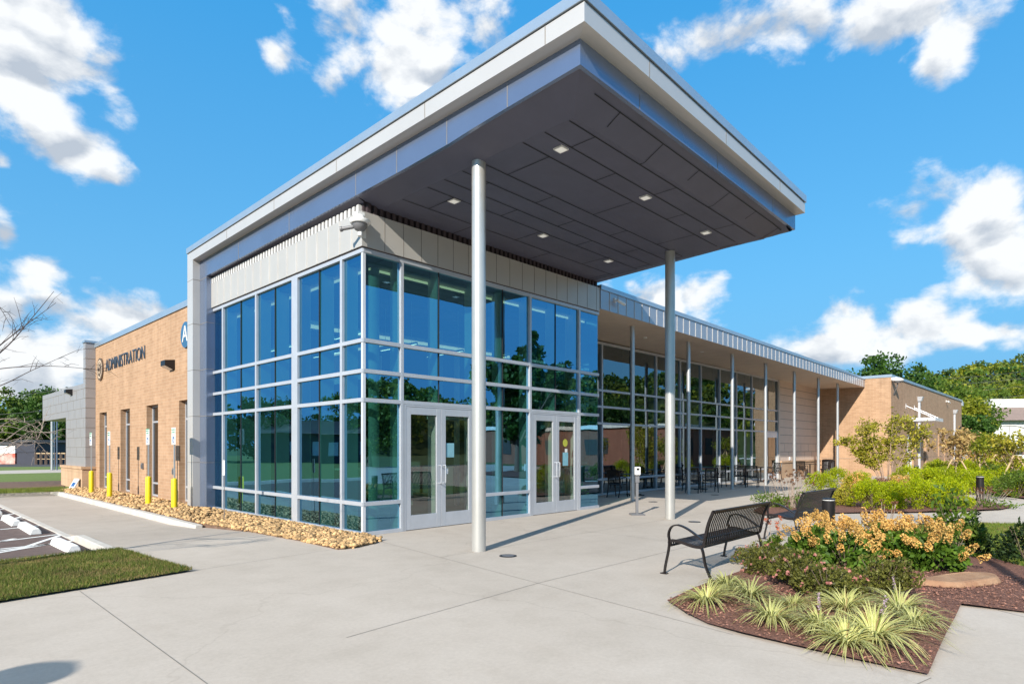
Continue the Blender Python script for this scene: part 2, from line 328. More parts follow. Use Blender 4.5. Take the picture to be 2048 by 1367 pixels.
# ------------------------------------------------------------------ mesh builder
class MB:
    def __init__(s): s.v = []; s.f = []; s.mi = []
    def add(s, vs, fs, mi=0):
        o = len(s.v); s.v += [tuple(map(float, p)) for p in vs]; s.f += [tuple(i + o for i in f) for f in fs]; s.mi += [mi] * len(fs); return s
    def merge(s, o, mi=1): return s.add(o.v, o.f, mi)
    def box(s, x0, x1, y0, y1, z0, z1, mi=0):
        v = [(x, y, z) for z in (z0, z1) for y in (y0, y1) for x in (x0, x1)]
        return s.add(v, [(0, 2, 3, 1), (4, 5, 7, 6), (0, 1, 5, 4), (2, 6, 7, 3), (0, 4, 6, 2), (1, 3, 7, 5)], mi)
    def hexa(s, b, t, mi=0):                      # bottom and top quads, both counter-clockwise from above
        n = len(b)
        return s.add(list(b) + list(t), [tuple(range(n))[::-1], tuple(range(n, 2 * n))] + [(i, (i + 1) % n, n + (i + 1) % n, n + i) for i in range(n)], mi)
    def prism(s, poly, z0, z1, mi=0):
        return s.hexa([(x, y, z0) for x, y in poly], [(x, y, z1) for x, y in poly], mi)
    def quad(s, a, b, c, d, mi=0): return s.add([a, b, c, d], [(0, 1, 2, 3)], mi)
    def tube(s, pts, r, n=8, mi=0, cap=True):
        P = [Vector(p) for p in pts]; rs = r if isinstance(r, (list, tuple)) else [r] * len(P)
        vs = []; up = None
        for i, p in enumerate(P):
            d = (P[min(i + 1, len(P) - 1)] - P[max(i - 1, 0)])
            d = d.normalized() if d.length > 1e-9 else Vector((0, 0, 1))
            if up is None: up = Vector((1, 0, 0)) if abs(d.z) > .9 else Vector((0, 0, 1))
            a = d.cross(up);
            if a.length < 1e-6: a = d.orthogonal()
            a.normalize(); b = d.cross(a).normalized(); up = a.cross(d)
            for k in range(n):
                t = 2 * math.pi * k / n; vs.append(p + (a * math.cos(t) + b * math.sin(t)) * rs[i])
        fs = [(i * n + k, i * n + (k + 1) % n, (i + 1) * n + (k + 1) % n, (i + 1) * n + k) for i in range(len(P) - 1) for k in range(n)]
        if cap: fs += [tuple(range(n))[::-1], tuple(range((len(P) - 1) * n, len(P) * n))]
        return s.add(vs, fs, mi)
    def bar(s, pts, w, h, side, mi=0):            # flat strap following pts; side = unit vector of its width
        P = [Vector(p) for p in pts]; sd = Vector(side).normalized(); vs = []
        for i, p in enumerate(P):
            d = (P[min(i + 1, len(P) - 1)] - P[max(i - 1, 0)]).normalized(); n = d.cross(sd).normalized()
            vs += [p + sd * w / 2 + n * h / 2, p - sd * w / 2 + n * h / 2, p - sd * w / 2 - n * h / 2, p + sd * w / 2 - n * h / 2]
        fs = [(i * 4 + k, i * 4 + (k + 1) % 4, i * 4 + 4 + (k + 1) % 4, i * 4 + 4 + k) for i in range(len(P) - 1) for k in range(4)]
        fs += [(3, 2, 1, 0), tuple(len(vs) - 4 + k for k in range(4))]
        return s.add(vs, fs, mi)
    def lathe(s, prof, c=(0, 0), n=16, mi=0):
        vs = [(c[0] + r * math.cos(2 * math.pi * k / n), c[1] + r * math.sin(2 * math.pi * k / n), z) for r, z in prof for k in range(n)]
        m = len(prof)
        fs = [(i * n + k, i * n + (k + 1) % n, (i + 1) * n + (k + 1) % n, (i + 1) * n + k) for i in range(m - 1) for k in range(n)]
        fs += [tuple(range(n))[::-1], tuple(range((m - 1) * n, m * n))]
        return s.add(vs, fs, mi)
def link(o, parent=None):
    COL.objects.link(o)
    if parent is not None: o.parent = parent
    return o
def obj(name, mb, mats, parent=None, smooth=False, bevel=0, loc=None):
    me = bpy.data.meshes.new(name); me.from_pydata(mb.v, [], mb.f)
    ms = mats if isinstance(mats, (list, tuple)) else [mats]
    for m in ms: me.materials.append(M[m] if isinstance(m, str) else m)
    if len(ms) > 1: me.polygons.foreach_set('material_index', mb.mi)
    if smooth: me.polygons.foreach_set('use_smooth', [True] * len(me.polygons))
    bm = bmesh.new(); bm.from_mesh(me); bmesh.ops.recalc_face_normals(bm, faces=bm.faces); bm.to_mesh(me); bm.free()
    me.update(); o = bpy.data.objects.new(name, me); link(o, parent)
    if smooth and hasattr(me, 'set_sharp_from_angle'): me.set_sharp_from_angle(angle=R(40))
    if loc: o.location = loc
    if bevel:
        b = o.modifiers.new('bevel', 'BEVEL'); b.width = bevel; b.segments = 2; b.limit_method = 'ANGLE'
    return o
def npmesh(name, verts, faces, mats, parent=None, mi=None, smooth=False):
    verts = np.asarray(verts, np.float32); faces = np.asarray(faces, np.int32); k = faces.shape[1]
    me = bpy.data.meshes.new(name); me.vertices.add(len(verts)); me.vertices.foreach_set('co', verts.ravel())
    me.loops.add(faces.size); me.loops.foreach_set('vertex_index', faces.ravel())
    me.polygons.add(len(faces)); me.polygons.foreach_set('loop_start', np.arange(0, faces.size, k, dtype=np.int32))
    try: me.polygons.foreach_set('loop_total', np.full(len(faces), k, np.int32))
    except Exception: pass
    for m in (mats if isinstance(mats, (list, tuple)) else [mats]): me.materials.append(M[m])
    if mi is not None: me.polygons.foreach_set('material_index', np.asarray(mi, np.int32))
    if smooth: me.polygons.foreach_set('use_smooth', np.ones(len(faces), bool))
    me.update(calc_edges=True); me.validate()
    return link(bpy.data.objects.new(name, me), parent)
def empty(name, label, cat, loc=(0, 0, 0), rz=0, group=None):
    o = bpy.data.objects.new(name, None); o.empty_display_size = .1; COL.objects.link(o)
    o.location = loc; o.rotation_euler = (0, 0, rz); return tag(o, label, cat, group)
def tag(o, label, cat=None, group=None):
    if label: o['label'] = label
    if cat: o['category'] = cat
    if group: o['group'] = group
    return o
def kind(o, k): o['kind'] = k; return o
def dup(root, loc, rz, label, group=None):
    r = root.copy(); COL.objects.link(r); r.location = loc; r.rotation_euler = (0, 0, rz); r['label'] = label
    if group: r['group'] = group
    for ch in list(root.children):
        c = ch.copy(); COL.objects.link(c); c.parent = r
        for gch in list(ch.children):
            d = gch.copy(); COL.objects.link(d); d.parent = c
    return r
def text_mesh(name, s, size, mat, parent, mw, extrude=.02, align='CENTER', sx=1., off=0.):
    cu = bpy.data.curves.new(name, 'FONT'); cu.body = s; cu.size = size; cu.extrude = extrude; cu.align_x = align; cu.align_y = 'CENTER'
    cu.resolution_u = 3; cu.offset = off
    tmp = bpy.data.objects.new('tmp', cu); COL.objects.link(tmp)
    me = bpy.data.meshes.new_from_object(tmp.evaluated_get(bpy.context.evaluated_depsgraph_get())) if False else None
    bpy.context.view_layer.update()
    me = bpy.data.meshes.new_from_object(tmp.evaluated_get(bpy.context.evaluated_depsgraph_get()))
    bpy.data.objects.remove(tmp); bpy.data.curves.remove(cu)
    me.transform(Matrix.Diagonal((sx, 1, 1, 1))); me.transform(mw); me.name = name
    me.materials.clear(); me.materials.append(M[mat])
    return link(bpy.data.objects.new(name, me), parent)
def frame_at(p, xd, yd):                          # matrix with given x and y axes at p
    x = Vector(xd); y = Vector(yd); z = x.cross(y)
    return Matrix(((x.x, y.x, z.x, p[0]), (x.y, y.y, z.y, p[1]), (x.z, y.z, z.z, p[2]), (0, 0, 0, 1)))
def unit(n):
    v = rng.normal(size=(n, 3)); return v / np.linalg.norm(v, axis=1, keepdims=True)
def leaves(c, size, aspect=.45, up=.0, jitter=.35, dirs=None):
    """diamond leaves at centres c -> verts, faces"""
    n = len(c); d = unit(n) if dirs is None else dirs
    d = d + np.array([0, 0, up]); d /= np.linalg.norm(d, axis=1, keepdims=True)
    w = np.cross(d, unit(n)); w /= np.maximum(np.linalg.norm(w, axis=1, keepdims=True), 1e-6)
    s = size * (1 + jitter * rng.uniform(-1, 1, (n, 1)))
    nrm = np.cross(d, w)
    v = np.stack([c - d * s * .5, c + w * s * aspect * .5 + nrm * s * .06, c + d * s * .5, c - w * s * aspect * .5 + nrm * s * .06], 1).reshape(-1, 3)
    return v, np.arange(4 * n).reshape(n, 4)

# ------------------------------------------------------------------ ground, plaza, roads
def zf(y): return -.12 * min(1, max(0, (y - 2) / 3.5))
gm = MB(); N = 40
for i in range(N + 1):
    for j in range(N + 1):
        x = -900 + 1800 * i / N; y = -900 + 1800 * j / N; gm.v.append((x, y, -.26))
for i in range(N):
    for j in range(N): gm.f.append((i * (N + 1) + j, (i + 1) * (N + 1) + j, (i + 1) * (N + 1) + j + 1, i * (N + 1) + j + 1)); gm.mi.append(0)
kind(obj('ground', gm, 'turf_far'), 'structure')
pz = MB()
pz.prism([(-40, -40), (34, -40), (34, -5.0), (62, -5.0), (62, 2.6), (0, 2.6), (0, 1.6), (-40, 1.6)], -.24, 0)
kind(obj('plaza_pavement', pz, 'concrete'), 'structure')
ap = MB()                                         # walkway beside the parking bay, falling gently to the lot
ys = [1.6, 2, 2.9, 3.8, 4.6, 5.5, 8, 12, 16, 19.5]
for a, b in zip(ys[:-1], ys[1:]):
    ap.hexa([(-3.577, a, -.24), (-.05, a, -.24), (-.05, b, -.24), (-3.577, b, -.24)], [(-3.577, a, zf(a) + .001), (-.05, a, zf(a) + .001), (-.05, b, zf(b) + .001), (-3.577, b, zf(b) + .001)])
kind(obj('side_pavement', ap, 'concrete_warm'), 'structure')
jn = MB()
def jline(p, q, w=.0065, z=.003):
    p = Vector((*p, 0)); q = Vector((*q, 0)); n = (q - p).normalized().cross(Vector((0, 0, 1))) * w / 2
    jn.add([p + n + Vector((0, 0, z)), q + n + Vector((0, 0, z)), q - n + Vector((0, 0, z)), p - n + Vector((0, 0, z))], [(0, 1, 2, 3)])
jline((-4.70, -1.45), (-4.76, -9.5)); jline((-3.43, -1.16), (-.18, -.87)); jline((-3.43, -1.16), (-9, -1.9))
jline((-.18, -.87), (-1.1, -7.6)); jline((-3.5, -5.2), (-.75, -5.0)); jline((-.75, -5.0), (9, -5.0)); jline((-.4, -2.78), (8.2, -2.78))
for x in (3.4, 7.9, 12.2, 16.5, 20.8): jline((x, -5.5 if x < 8 else -3.4), (x, 2.4))
jline((7.6, -.05), (33, -.05)); jline((-1.1, -9.06), (-4.76, -8.2)); jline((1.55, -9.2), (-1.5, -14))
for y in (4.4, 8.4, 12.4, 16.4): jline((-3.7, y), (-1.6, y), .008, zf(y) + .005)
kind(obj('pavement_joints', jn, 'joint'), 'structure')
kb = MB()                                         # kerbs: around the rock bed, the lot edge and the far end
for a, b in zip([3.9, 5.5, 8, 12, 16], [5.5, 8, 12, 16, 19.3]):
    kb.box(-1.62, -1.47, a, b - .006, -.2, .015 if a > 5 else .006)
kb.box(-30, -1.47, 19.36, 19.55, -.2, .03)
kb.box(-40, -3.72, 1.5, 1.68, -.2, .016)
kb.box(-3.72, -3.58, 1.69, 3.9, -.2, .012)
for a, b in ((3.9, 4.7),): kb.hexa([(-3.72, a, -.2), (-3.58, a, -.2), (-3.58, b, -.2), (-3.72, b, -.2)], [(-3.72, a + .01, .010), (-3.58, a + .01, .010), (-3.58, b, -.09), (-3.72, b, -.10)])
kb.box(-3.72, -3.58, 4.72, 19.3, -.2, -.112)
kind(obj('kerb', kb, 'kerb', bevel=.015), 'structure')
lot = MB(); lot.box(-60, -3.723, 1.69, 19.33, -.25, -.125)
kind(obj('parking_lot', lot, 'asphalt'), 'structure')
mk = MB()
def stripe(p, q, w=.10, z=-.120):
    p = Vector((*p, z)); q = Vector((*q, z)); n = (q - p).normalized().cross(Vector((0, 0, 1))) * w / 2
    mk.add([p + n, q + n, q - n, p - n], [(0, 1, 2, 3)])
ga = lambda px, py: g(px, py, -.12)
for a, b in (((-300, 1142), (163, 1078)), ((-300, 1155), (98, 1087)), ((0, 1082), (130, 1066)), ((98, 1087), (0, 1097)), ((-200, 1120), (30, 1076)), ((56, 1091), (128, 1067)),
             ((0, 1058), (90, 1049)), ((0, 1040), (58, 1035)), ((29, 1036), (48, 1031)), ((0, 1031), (36, 1025)), ((-60, 1026), (13, 1016))):
    stripe(ga(*a), ga(*b))
kind(obj('parking_markings', mk, 'paint_white'), 'structure')
# rear lawn, path and road beyond the building's left end
lw = MB(); lw.box(-60, 40, 19.56, 110, -.25, .0); kind(obj('rear_lawn', lw, 'turf_bright'), 'structure')
ml = MB(); ml.prism([g(-200, 969), g(128, 961), g(129, 975), g(40, 978), g(-200, 984)], .0, .02)
kind(obj('mulch_strip', ml, 'soil'), 'structure')
pa = MB(); pa.prism([g(-400, 949), g(133, 938), g(140, 944), g(-400, 956)], .0, .012); kind(obj('rear_path', pa, 'concrete'), 'structure')
rd = MB(); rd.prism([g(-500, 937), g(160, 932), g(160, 921.5), g(-500, 923)], .0, .012); kind(obj('road', rd, 'road'), 'structure')
# far street east
rd = MB(); rd.prism([(95, -70), (101, -70), (96, 40), (90, 40)], -.2, -.15); kind(obj('far_path', rd, 'paint_white'), 'structure')

# planting beds and lawns lying on the plaza
BED_A = [(-.51, -6.62), (-.64, -6.80), (-.82, -6.99), (-.98, -7.3), (-1.08, -7.66), (-1.12, -8.54), (-1.09, -9.04), (1.47, -8.91), (1.58, -9.40), (1.8, -10.5), (2.1, -13), (3.2, -13),
         (3.75, -10.6), (4.44, -9.22), (5.4, -8.65), (6.3, -7.6), (6.6, -6.9), (6.4, -6.58), (.2, -6.56)]
BED_B = [(8.6, -4.15), (10.26, -5.28), (11.5, -6.4), (12.9, -7.5), (14.2, -8.15), (15.3, -8.3), (15.8, -8.0), (19.2, -6.7), (23, -5.6), (27, -5), (28.5, -4.2), (28, -3.3), (24, -2.4), (18, -2.4), (12.3, -2.9), (9.2, -3.6)]
BED_C = [(22.1, -6.6), (20.3, -7.6), (18.6, -8.6), (17.9, -11), (18.4, -18), (40, -22), (40, -5.2), (30, -5.4), (25.6, -6.0)]
LAWN_R = [(6.62, -6.62), (8.8, -7.1), (10.1, -7.86), (10.6, -8.84), (10.9, -10.5), (11, -14), (3.3, -14), (3.8, -10.55), (4.48, -9.18), (5.44, -8.6), (6.34, -7.55), (6.65, -6.9)]
LAWN_L = [(-3.40, -1.20), (-3.60, 1.46), (-40, 1.46), (-40, -6.4), (-9, -1.98), (-5.42, -1.50)]
def inside(poly, x, y):
    c = np.zeros(len(x), bool); n = len(poly)
    for i in range(n):
        x1, y1 = poly[i]; x2, y2 = poly[(i + 1) % n]
        k = ((y1 > y) != (y2 > y)) & (x < (x2 - x1) * (y - y1) / (y2 - y1 + 1e-12) + x1); c ^= k
    return c
def scatter(poly, n, box=None):
    a = np.array(poly); lo = a.min(0); hi = a.max(0)
    if box: lo = np.maximum(lo, box[:2]); hi = np.minimum(hi, box[2:])
    out = np.zeros((0, 2))
    while len(out) < n:
        p = rng.uniform(lo, hi, (n * 2, 2)); out = np.vstack([out, p[inside(poly, p[:, 0], p[:, 1])]])
    return out[:n]
def bed(name, poly, mat, h, k='structure'):
    bm = bmesh.new(); vs = [bm.verts.new((x, y, .004)) for x, y in poly]; f = bm.faces.new(vs)
    ins = bmesh.ops.inset_region(bm, faces=[f], thickness=.12, depth=0)
    for v in f.verts: v.co.z = h
    bmesh.ops.triangulate(bm, faces=bm.faces)
    for _ in range(2):
        bmesh.ops.subdivide_edges(bm, edges=[e for e in bm.edges if e.calc_length() > .8], cuts=1); bmesh.ops.triangulate(bm, faces=bm.faces)
    for v in bm.verts:
        if v.co.z > h * .9 and 'turf' not in mat: v.co.z += random.uniform(-.01, .02)
    me = bpy.data.meshes.new(name); bmesh.ops.recalc_face_normals(bm, faces=bm.faces); bm.to_mesh(me); bm.free(); me.materials.append(M[mat])
    for p in me.polygons: p.use_smooth = True
    return kind(link(bpy.data.objects.new(name, me)), k)
bed('mulch_bed', BED_A, 'mulch', .03); bed('mulch_bed', BED_B, 'mulch', .04); bed('mulch_bed', BED_C, 'mulch', .05)
bed('side_lawn', LAWN_R, 'turf_bright', .025); bed('corner_lawn', LAWN_L, 'turf', .03)
pc = scatter(BED_A, 16000, (-1.2, -9.4, 3.5, -6.5)); ch = np.column_stack([pc, rng.uniform(.03, .055, len(pc))])
dirs = unit(len(ch)); dirs[:, 2] *= .25; v, f = leaves(ch, .024, .4, 0, .6, dirs)
kind(npmesh('mulch_chips', v, f, 'chip'), 'stuff')['label'] = 'loose red brown bark chips on the front planting bed'
def grass(name, poly, n, box, mats, h, label, dry=.15, zg=.026):
    p = scatter(poly, n, box); p = p + rng.normal(0, .014, p.shape); z0 = zg
    patch = np.sin(p[:, 0] * 2.3 + np.sin(p[:, 1] * 3.1) * 1.3) * np.sin(p[:, 1] * 4.3 + p[:, 0] * 1.2)
    hh = h * rng.uniform(.5, 1.25, n) * (1 + .25 * patch); a = rng.uniform(0, 2 * math.pi, n); w = .003 + h * .03
    dx = np.cos(a); dy = np.sin(a); l = rng.uniform(.1, .8, n) * hh; b = rng.uniform(0, 2 * math.pi, n)
    A = np.column_stack([p[:, 0] - dx * w, p[:, 1] - dy * w, np.full(n, z0)]); B = np.column_stack([p[:, 0] + dx * w, p[:, 1] + dy * w, np.full(n, z0)])
    C = np.column_stack([p[:, 0] + np.cos(b) * l, p[:, 1] + np.sin(b) * l, z0 + hh])
    v = np.stack([A, B, C], 1).reshape(-1, 3); f = np.arange(3 * n).reshape(n, 3)
    mi = (rng.random(n) < dry + .35 * (patch < -.35)).astype(int)
    o = kind(npmesh(name, v, f, mats, mi=mi), 'stuff'); o['label'] = label; return o
grass('lawn_grass', LAWN_L, 90000, (-7.2, -2.2, -3.3, 1.5), ['grass_blade', 'grass_dry'], .042, 'green lawn grass with dry patches in the corner by the parking lot', .26)
grass('lawn_grass', LAWN_R, 30000, (4.2, -10.2, 10.8, -6.5), ['grass_bright', 'grass_dry'], .05, 'bright green lawn grass inside the curved path', .05)
grass('lawn_grass', [g(-60, 990), g(126, 984), g(126, 976.5), g(-60, 982)], 9000, None, ['grass_bright', 'grass_dry'], .09, 'bright green grass behind the far kerb', .05)

# river rocks along the glass front and brick wall
def rocks():
    bm = bmesh.new(); bmesh.ops.create_icosphere(bm, subdivisions=1, radius=1); bv = np.array([v.co[:] for v in bm.verts]); bf = np.array([[v.index for v in f.verts] for f in bm.faces]); bm.free()
    edge = [(-1.44, 19.0), (-1.44, 6), (-1.42, 4.1), (-1.24, 2.1), (-1.13, .3), (-1.15, -1.05), (-.9, -1.12), (-.5, -.98), (-.14, -.8), (-.02, -.25), (-.02, 0), (-.10, 7.1), (-.42, 7.3), (-.42, 8.2), (-.2, 8.3), (-.2, 19)]
    p = scatter(edge, 5200); near = p[:, 1] < 6
    p = np.vstack([p, scatter(edge, 4300, (-2, -1.2, 0, 4.5))])
    vs = []; fs = []; o = 0
    vars_ = []
    for k in range(8):
        n = rng.normal(size=(3, 3)); q = bv * (1 + .22 * np.sin(bv @ n[0] * 2.2)[:, None] + .12 * np.sin(bv @ n[1] * 4)[:, None]); vars_.append(q)
    for i, (x, y) in enumerate(p):
        s = rng.uniform(.022, .046) if y < 6 else rng.uniform(.032, .058)
        q = vars_[i % 8] * np.array([1.25, .95, .7]) * s
        a, b = rng.uniform(0, 6.28), rng.uniform(-.5, .5)
        ca, sa = math.cos(a), math.sin(a); cb, sb = math.cos(b), math.sin(b)
        q = q @ np.array([[1, 0, 0], [0, cb, -sb], [0, sb, cb]]) @ np.array([[ca, -sa, 0], [sa, ca, 0], [0, 0, 1]])
        hill = .05 * min(1, max(0, min(-x, 1.4 + x) / .4)) if y > 0 else .03
        vs.append(q + np.array([x, y, max(-.01, s * .35 + (hill + .02) * rng.random())])); fs.append(bf + o); o += len(bv)
    ob = kind(npmesh('river_rocks', np.vstack(vs), np.vstack(fs), 'rock', smooth=True), 'stuff'); ob['label'] = 'bed of rounded tan river rocks along the foot of the building'
    b = MB(); b.prism(edge, -.2, .012); kind(obj('rock_bed', b, 'soil'), 'structure')
rocks()

# ------------------------------------------------------------------ the building (one thing)
B = empty('office_building', 'long office building with tan brick walls, glass entrance hall and big grey canopy', 'building')
lerp = lambda a, b, t: a + (b - a) * t
ZG = [0.0, .595, 2.55, 3.094, 3.666, 5.35]       # sill, transoms and head of the glazing
# --- left brick wall with four slot windows
bw = MB(); WX = -.15
wins = [(8.40, 9.52), (11.43, 12.60), (14.49, 15.65), (17.54, 18.63)]
e = 8.1
for a, b in wins + [(19.25, 19.25)]:
    bw.box(WX, .25, e, a, -.25, 5.68)
    if a != b: bw.box(WX, .25, a, b, 3.03, 5.68); bw.box(WX, .25, a, b, -.25, .07)
    e = b
bw.box(.26, .5, 8.12, 19.2, 5.0, 5.6)
obj('brick_wall', bw, 'brick', B)
cp = MB(); cp.box(WX - .04, .4, 8.14, 19.30, 5.685, 5.86); obj('wall_coping', cp, 'coping', B)
for a, b in wins:
    fr = MB(); x0, x1 = .02, .10
    fr.box(x0, x1, a, a + .055, .075, 3.028); fr.box(x0, x1, b - .055, b, .075, 3.028)
    for z in (.075, .47, 2.47, 2.973): fr.box(x0 + .002, x1 - .002, a + .056, b - .056, z, z + .055)
    w = obj('window', fr, 'alu', B)
    p = MB(); p.quad((.05, a + .03, .1), (.05, b - .03, .1), (.05, b - .03, 3.0), (.05, a + .03, 3.0)); obj('pane', p, 'glass_dark', w)
    rm = MB(); rm.box(.9, .95, a - .8, b + .8, 0, 3.4); obj('blind', rm, 'int_dark', w)
# --- grey panel tower and overhang at the far end, on a sandstone base
tw = MB(); tw.box(-.49, .3, 19.26, 22.84, .90, 4.25); tw.box(-.49, .3, 19.26, 19.62, 4.25, 5.86); tw.box(-.49, .3, 22.84, 28.2, 2.98, 4.25)
tw.box(.3, 3.2, 26.5, 28.2, 2.99, 4.24); tw.box(.3, 3.2, 19.7, 26.5, 2.995, 3.2)
sm = MB()
for z in np.arange(1.27, 5.7, .395):
    yl = 28.2 if 2.98 < z < 4.25 else (22.84 if z < 4.25 else 19.62)
    sm.box(-.495, -.488, 19.255, yl, z, z + .016); sm.box(-.495, -.14, 19.253, 19.262, z, z + .016)
    r0 = int(z / .395) % 3
    if z < 4.0:
        y = 19.6 + .28 * r0
        while y < yl - .3: sm.box(-.4935, -.489, y, y + .012, z + .02, min(z + .39, 4.2)); y += 1.2
obj('grey_panel_tower', tw.merge(sm), ['panel_pier', 'joint'], B)
sb = MB(); sb.box(-.62, .3, 19.18, 23.1, -.25, .80); sb.box(-.66, .3, 19.14, 23.14, .80, .90)
obj('stone_base', sb, 'sandstone', B)
cp = MB(); cp.box(-.53, .35, 19.22, 19.66, 5.865, 5.95); obj('tower_coping', cp, 'coping', B)

# --- roof of the entrance hall: outer portal band, inner fascia, coping, soffit, columns
def zb(y):                                        # bottom of the inner fascia along the left edge
    return float(np.interp(y, [-5.23, -4.0, -3.2, -2.7, -1.5, -.2, 1, 4.9, 7.72], [6.473, 6.425, 6.385, 6.35, 6.318, 6.302, 6.29, 6.255, 6.243]))
pf = MB(); XO, YO, XI, YI, XR = -.38, -5.43, -.2, -5.23, 7.45
b0 = [(XO, 8.13, 6.73), (XO, YO, 6.83), (XR, YO, 6.68), (XR, YI, 6.68), (XI, YI, 6.80), (XI, 8.13, 6.72)]
t0 = [(XO, 8.13, 6.955), (XO, YO, 7.071), (XR, YO, 6.886), (XR, YI, 6.886), (XI, YI, 7.071), (XI, 8.13, 6.955)]
pf.hexa(b0[::-1], t0[::-1])
pf.box(XO, .1, 7.72, 8.13, -.1, 6.73)
cpn = MB(); o = .025
bq = [(XO - o, 8.15, 6.975), (XO - o, YO - o, 7.09), (XR + o, YO - o, 6.905), (XR + o, 8.15, 6.88)]
cpn.hexa(bq, [(x, y, z + .145) for x, y, z in bq]); obj('roof_coping', cpn, 'coping', B)
gp = MB(); bq = [(XO + .01, 8.1, 6.94), (XO + .01, YO + .01, 7.06), (XR - .01, YO + .01, 6.875), (XR - .01, 8.1, 6.87)]
gp.hexa(bq, [(x, y, z + .04) for x, y, z in bq]); obj('roof_gap', gp, 'black', B)
fi = MB(); yy = [-5.23, -4.0, -3.2, -2.7, -1.5, -.2, 1, 4.9, 7.72]
for a, b in zip(yy[:-1], yy[1:]):
    fi.hexa([(XI, a, zb(a)), (XI + .06, a, zb(a)), (XI + .06, b, zb(b)), (XI, b, zb(b))], [(XI, a, 6.86), (XI + .06, a, 6.86), (XI + .06, b, 6.86), (XI, b, 6.86)])
fi.hexa([(XI + .061, YI, 6.472), (XR, YI, 6.37), (XR, YI + .06, 6.37), (XI + .061, YI + .06, 6.472)], [(XI + .061, YI, 6.86), (XR, YI, 6.80), (XR, YI + .06, 6.80), (XI + .061, YI + .06, 6.86)])
fi.hexa([(XR - .06, YI + .061, 6.37), (XR, YI + .061, 6.37), (XR, 0, 6.2), (XR - .06, 0, 6.2)], [(XR - .06, YI + .061, 6.87), (XR, YI + .061, 6.87), (XR, 0, 6.87), (XR - .06, 0, 6.87)]); fi.box(XR - .06, XR, .001, 8.1, 6.2, 6.87)
fi.box(XI, .08, 7.24, 7.715, -.1, 6.245)
sl = MB(); sl2 = MB(); w = .012
for px in (477, 578.6, 711.8, 793.8, 894.1, 1015.3):
    y = float(on(px, 400, 0, XI)[1]); sl.box(XI - .003, XI + .003, y, y + w, zb(y) + .004, 6.75)
for px in (1279, 1435, 1545.7):
    x = float(on(px, 300, 1, YI)[0]); sl.box(x, x + w, YI - .003, YI + .003, lerp(6.473, 6.37, x / 7.45) + .004, 6.68)
for px in (453.5, 548.3, 673, 850, 1091):
    y = float(on(px, 400, 0, XO)[1]); t = (8.13 - y) / 13.56; sl2.box(XO - .003, XO + .003, y, y + w, lerp(6.73, 6.83, t) + .004, lerp(6.955, 7.071, t))
for px in (1298.5, 1452, 1559.7):
    x = float(on(px, 300, 1, YO)[0]); t = (x + .38) / 7.83; sl2.box(x, x + w, YO - .003, YO + .003, lerp(6.83, 6.68, t) + .004, lerp(7.071, 6.886, t))
for z in (1.25, 2.5, 3.75, 5.0, 6.2): sl2.box(XO - .003, XO + .18, 7.717, 8.13, z, z + .012); sl.box(XI - .003, XI + .2, 7.237, 7.72, z, z + .012)
obj('portal_frame', pf.merge(sl2), ['panel_band', 'joint'], B); obj('inner_fascia', fi.merge(sl), ['panel_dark', 'joint'], B)
so = MB(); ZS = 6.2
def zs(x, y):                                    # the ceiling lifts softly towards the left and front edges
    l = (zb(min(y, 0)) - ZS) * max(0, 1 - (x + .14) / .46); fr = (lerp(6.473, 6.37, (x + .14) / 7.6) - ZS) * max(0, (-y - 4.72) / .45)
    rt = .17 * min(1, max(0, -y / 5.17)) * max(0, (x - 7.05) / .4)
    return ZS + max(l, fr * max(0, 1 - max(0, x - 7.05) / .4), rt)
gx = np.concatenate([np.linspace(XI + .06, .32, 5), np.linspace(.7, 7.05, 18), np.linspace(7.18, XR, 3)]); gy = np.concatenate([np.linspace(YI + .06, -4.72, 5), np.linspace(-4.4, -.03, 15)]); o0 = len(so.v)
so.v += [(x, y, zs(x, y)) for y in gy for x in gx]
for j in range(19):
    for i in range(25): so.f.append((o0 + j * 26 + i, o0 + j * 26 + i + 1, o0 + j * 26 + i + 27, o0 + j * 26 + i + 26)); so.mi.append(0)
so.quad((XI + .06, -.03, zb(-.03)), (.0, -.03, 6.24), (.0, 7.24, 6.24), (XI + .06, 7.24, zb(7.2)))
ss = MB()
SE = [on(px, py, 2, ZS) for px, py in ((1123.4, 172), (1074.3, 200.6), (1027.4, 227.7), (985, 252.6), (907.3, 298.8), (872.9, 318.6), (840, 338.4), (807, 355.5))]
sy = sorted({round(float(p[1]), 2) for p in SE} | {-.75})
def seam(p, q, w=.010):
    n = 14; d = Vector((q[0] - p[0], q[1] - p[1], 0)).normalized().cross(Vector((0, 0, 1))) * w
    P = [Vector((lerp(p[0], q[0], i / n), lerp(p[1], q[1], i / n), 0)) for i in range(n + 1)]
    v = []
    for c in P: z = zs(c.x, c.y) - .007; v += [(c.x + d.x, c.y + d.y, z), (c.x - d.x, c.y - d.y, z)]
    ss.add(v, [(2 * i, 2 * i + 1, 2 * i + 3, 2 * i + 2) for i in range(n)])
for k, y in enumerate(sy): seam((.34, y), (7.1, y))
seam((7.1, -4.7), (7.1, -.05))
sy2 = [-4.85] + sy + [-.03]
for k, (a, b) in enumerate(zip(sy2[:-1], sy2[1:])):
    for j in range(4):
        x = .95 + 1.2 * (k % 2) + 2.4 * j
        if x < 7: seam((x, a + .01), (x, b - .01), .008)
obj('soffit', so.merge(ss), ['soffit', 'black'], B)
rf = MB(); rf.box(XI + .07, XR - .07, YI + .07, 8.0, 6.52, 6.80); obj('roof_deck', rf, 'int_dark', B)
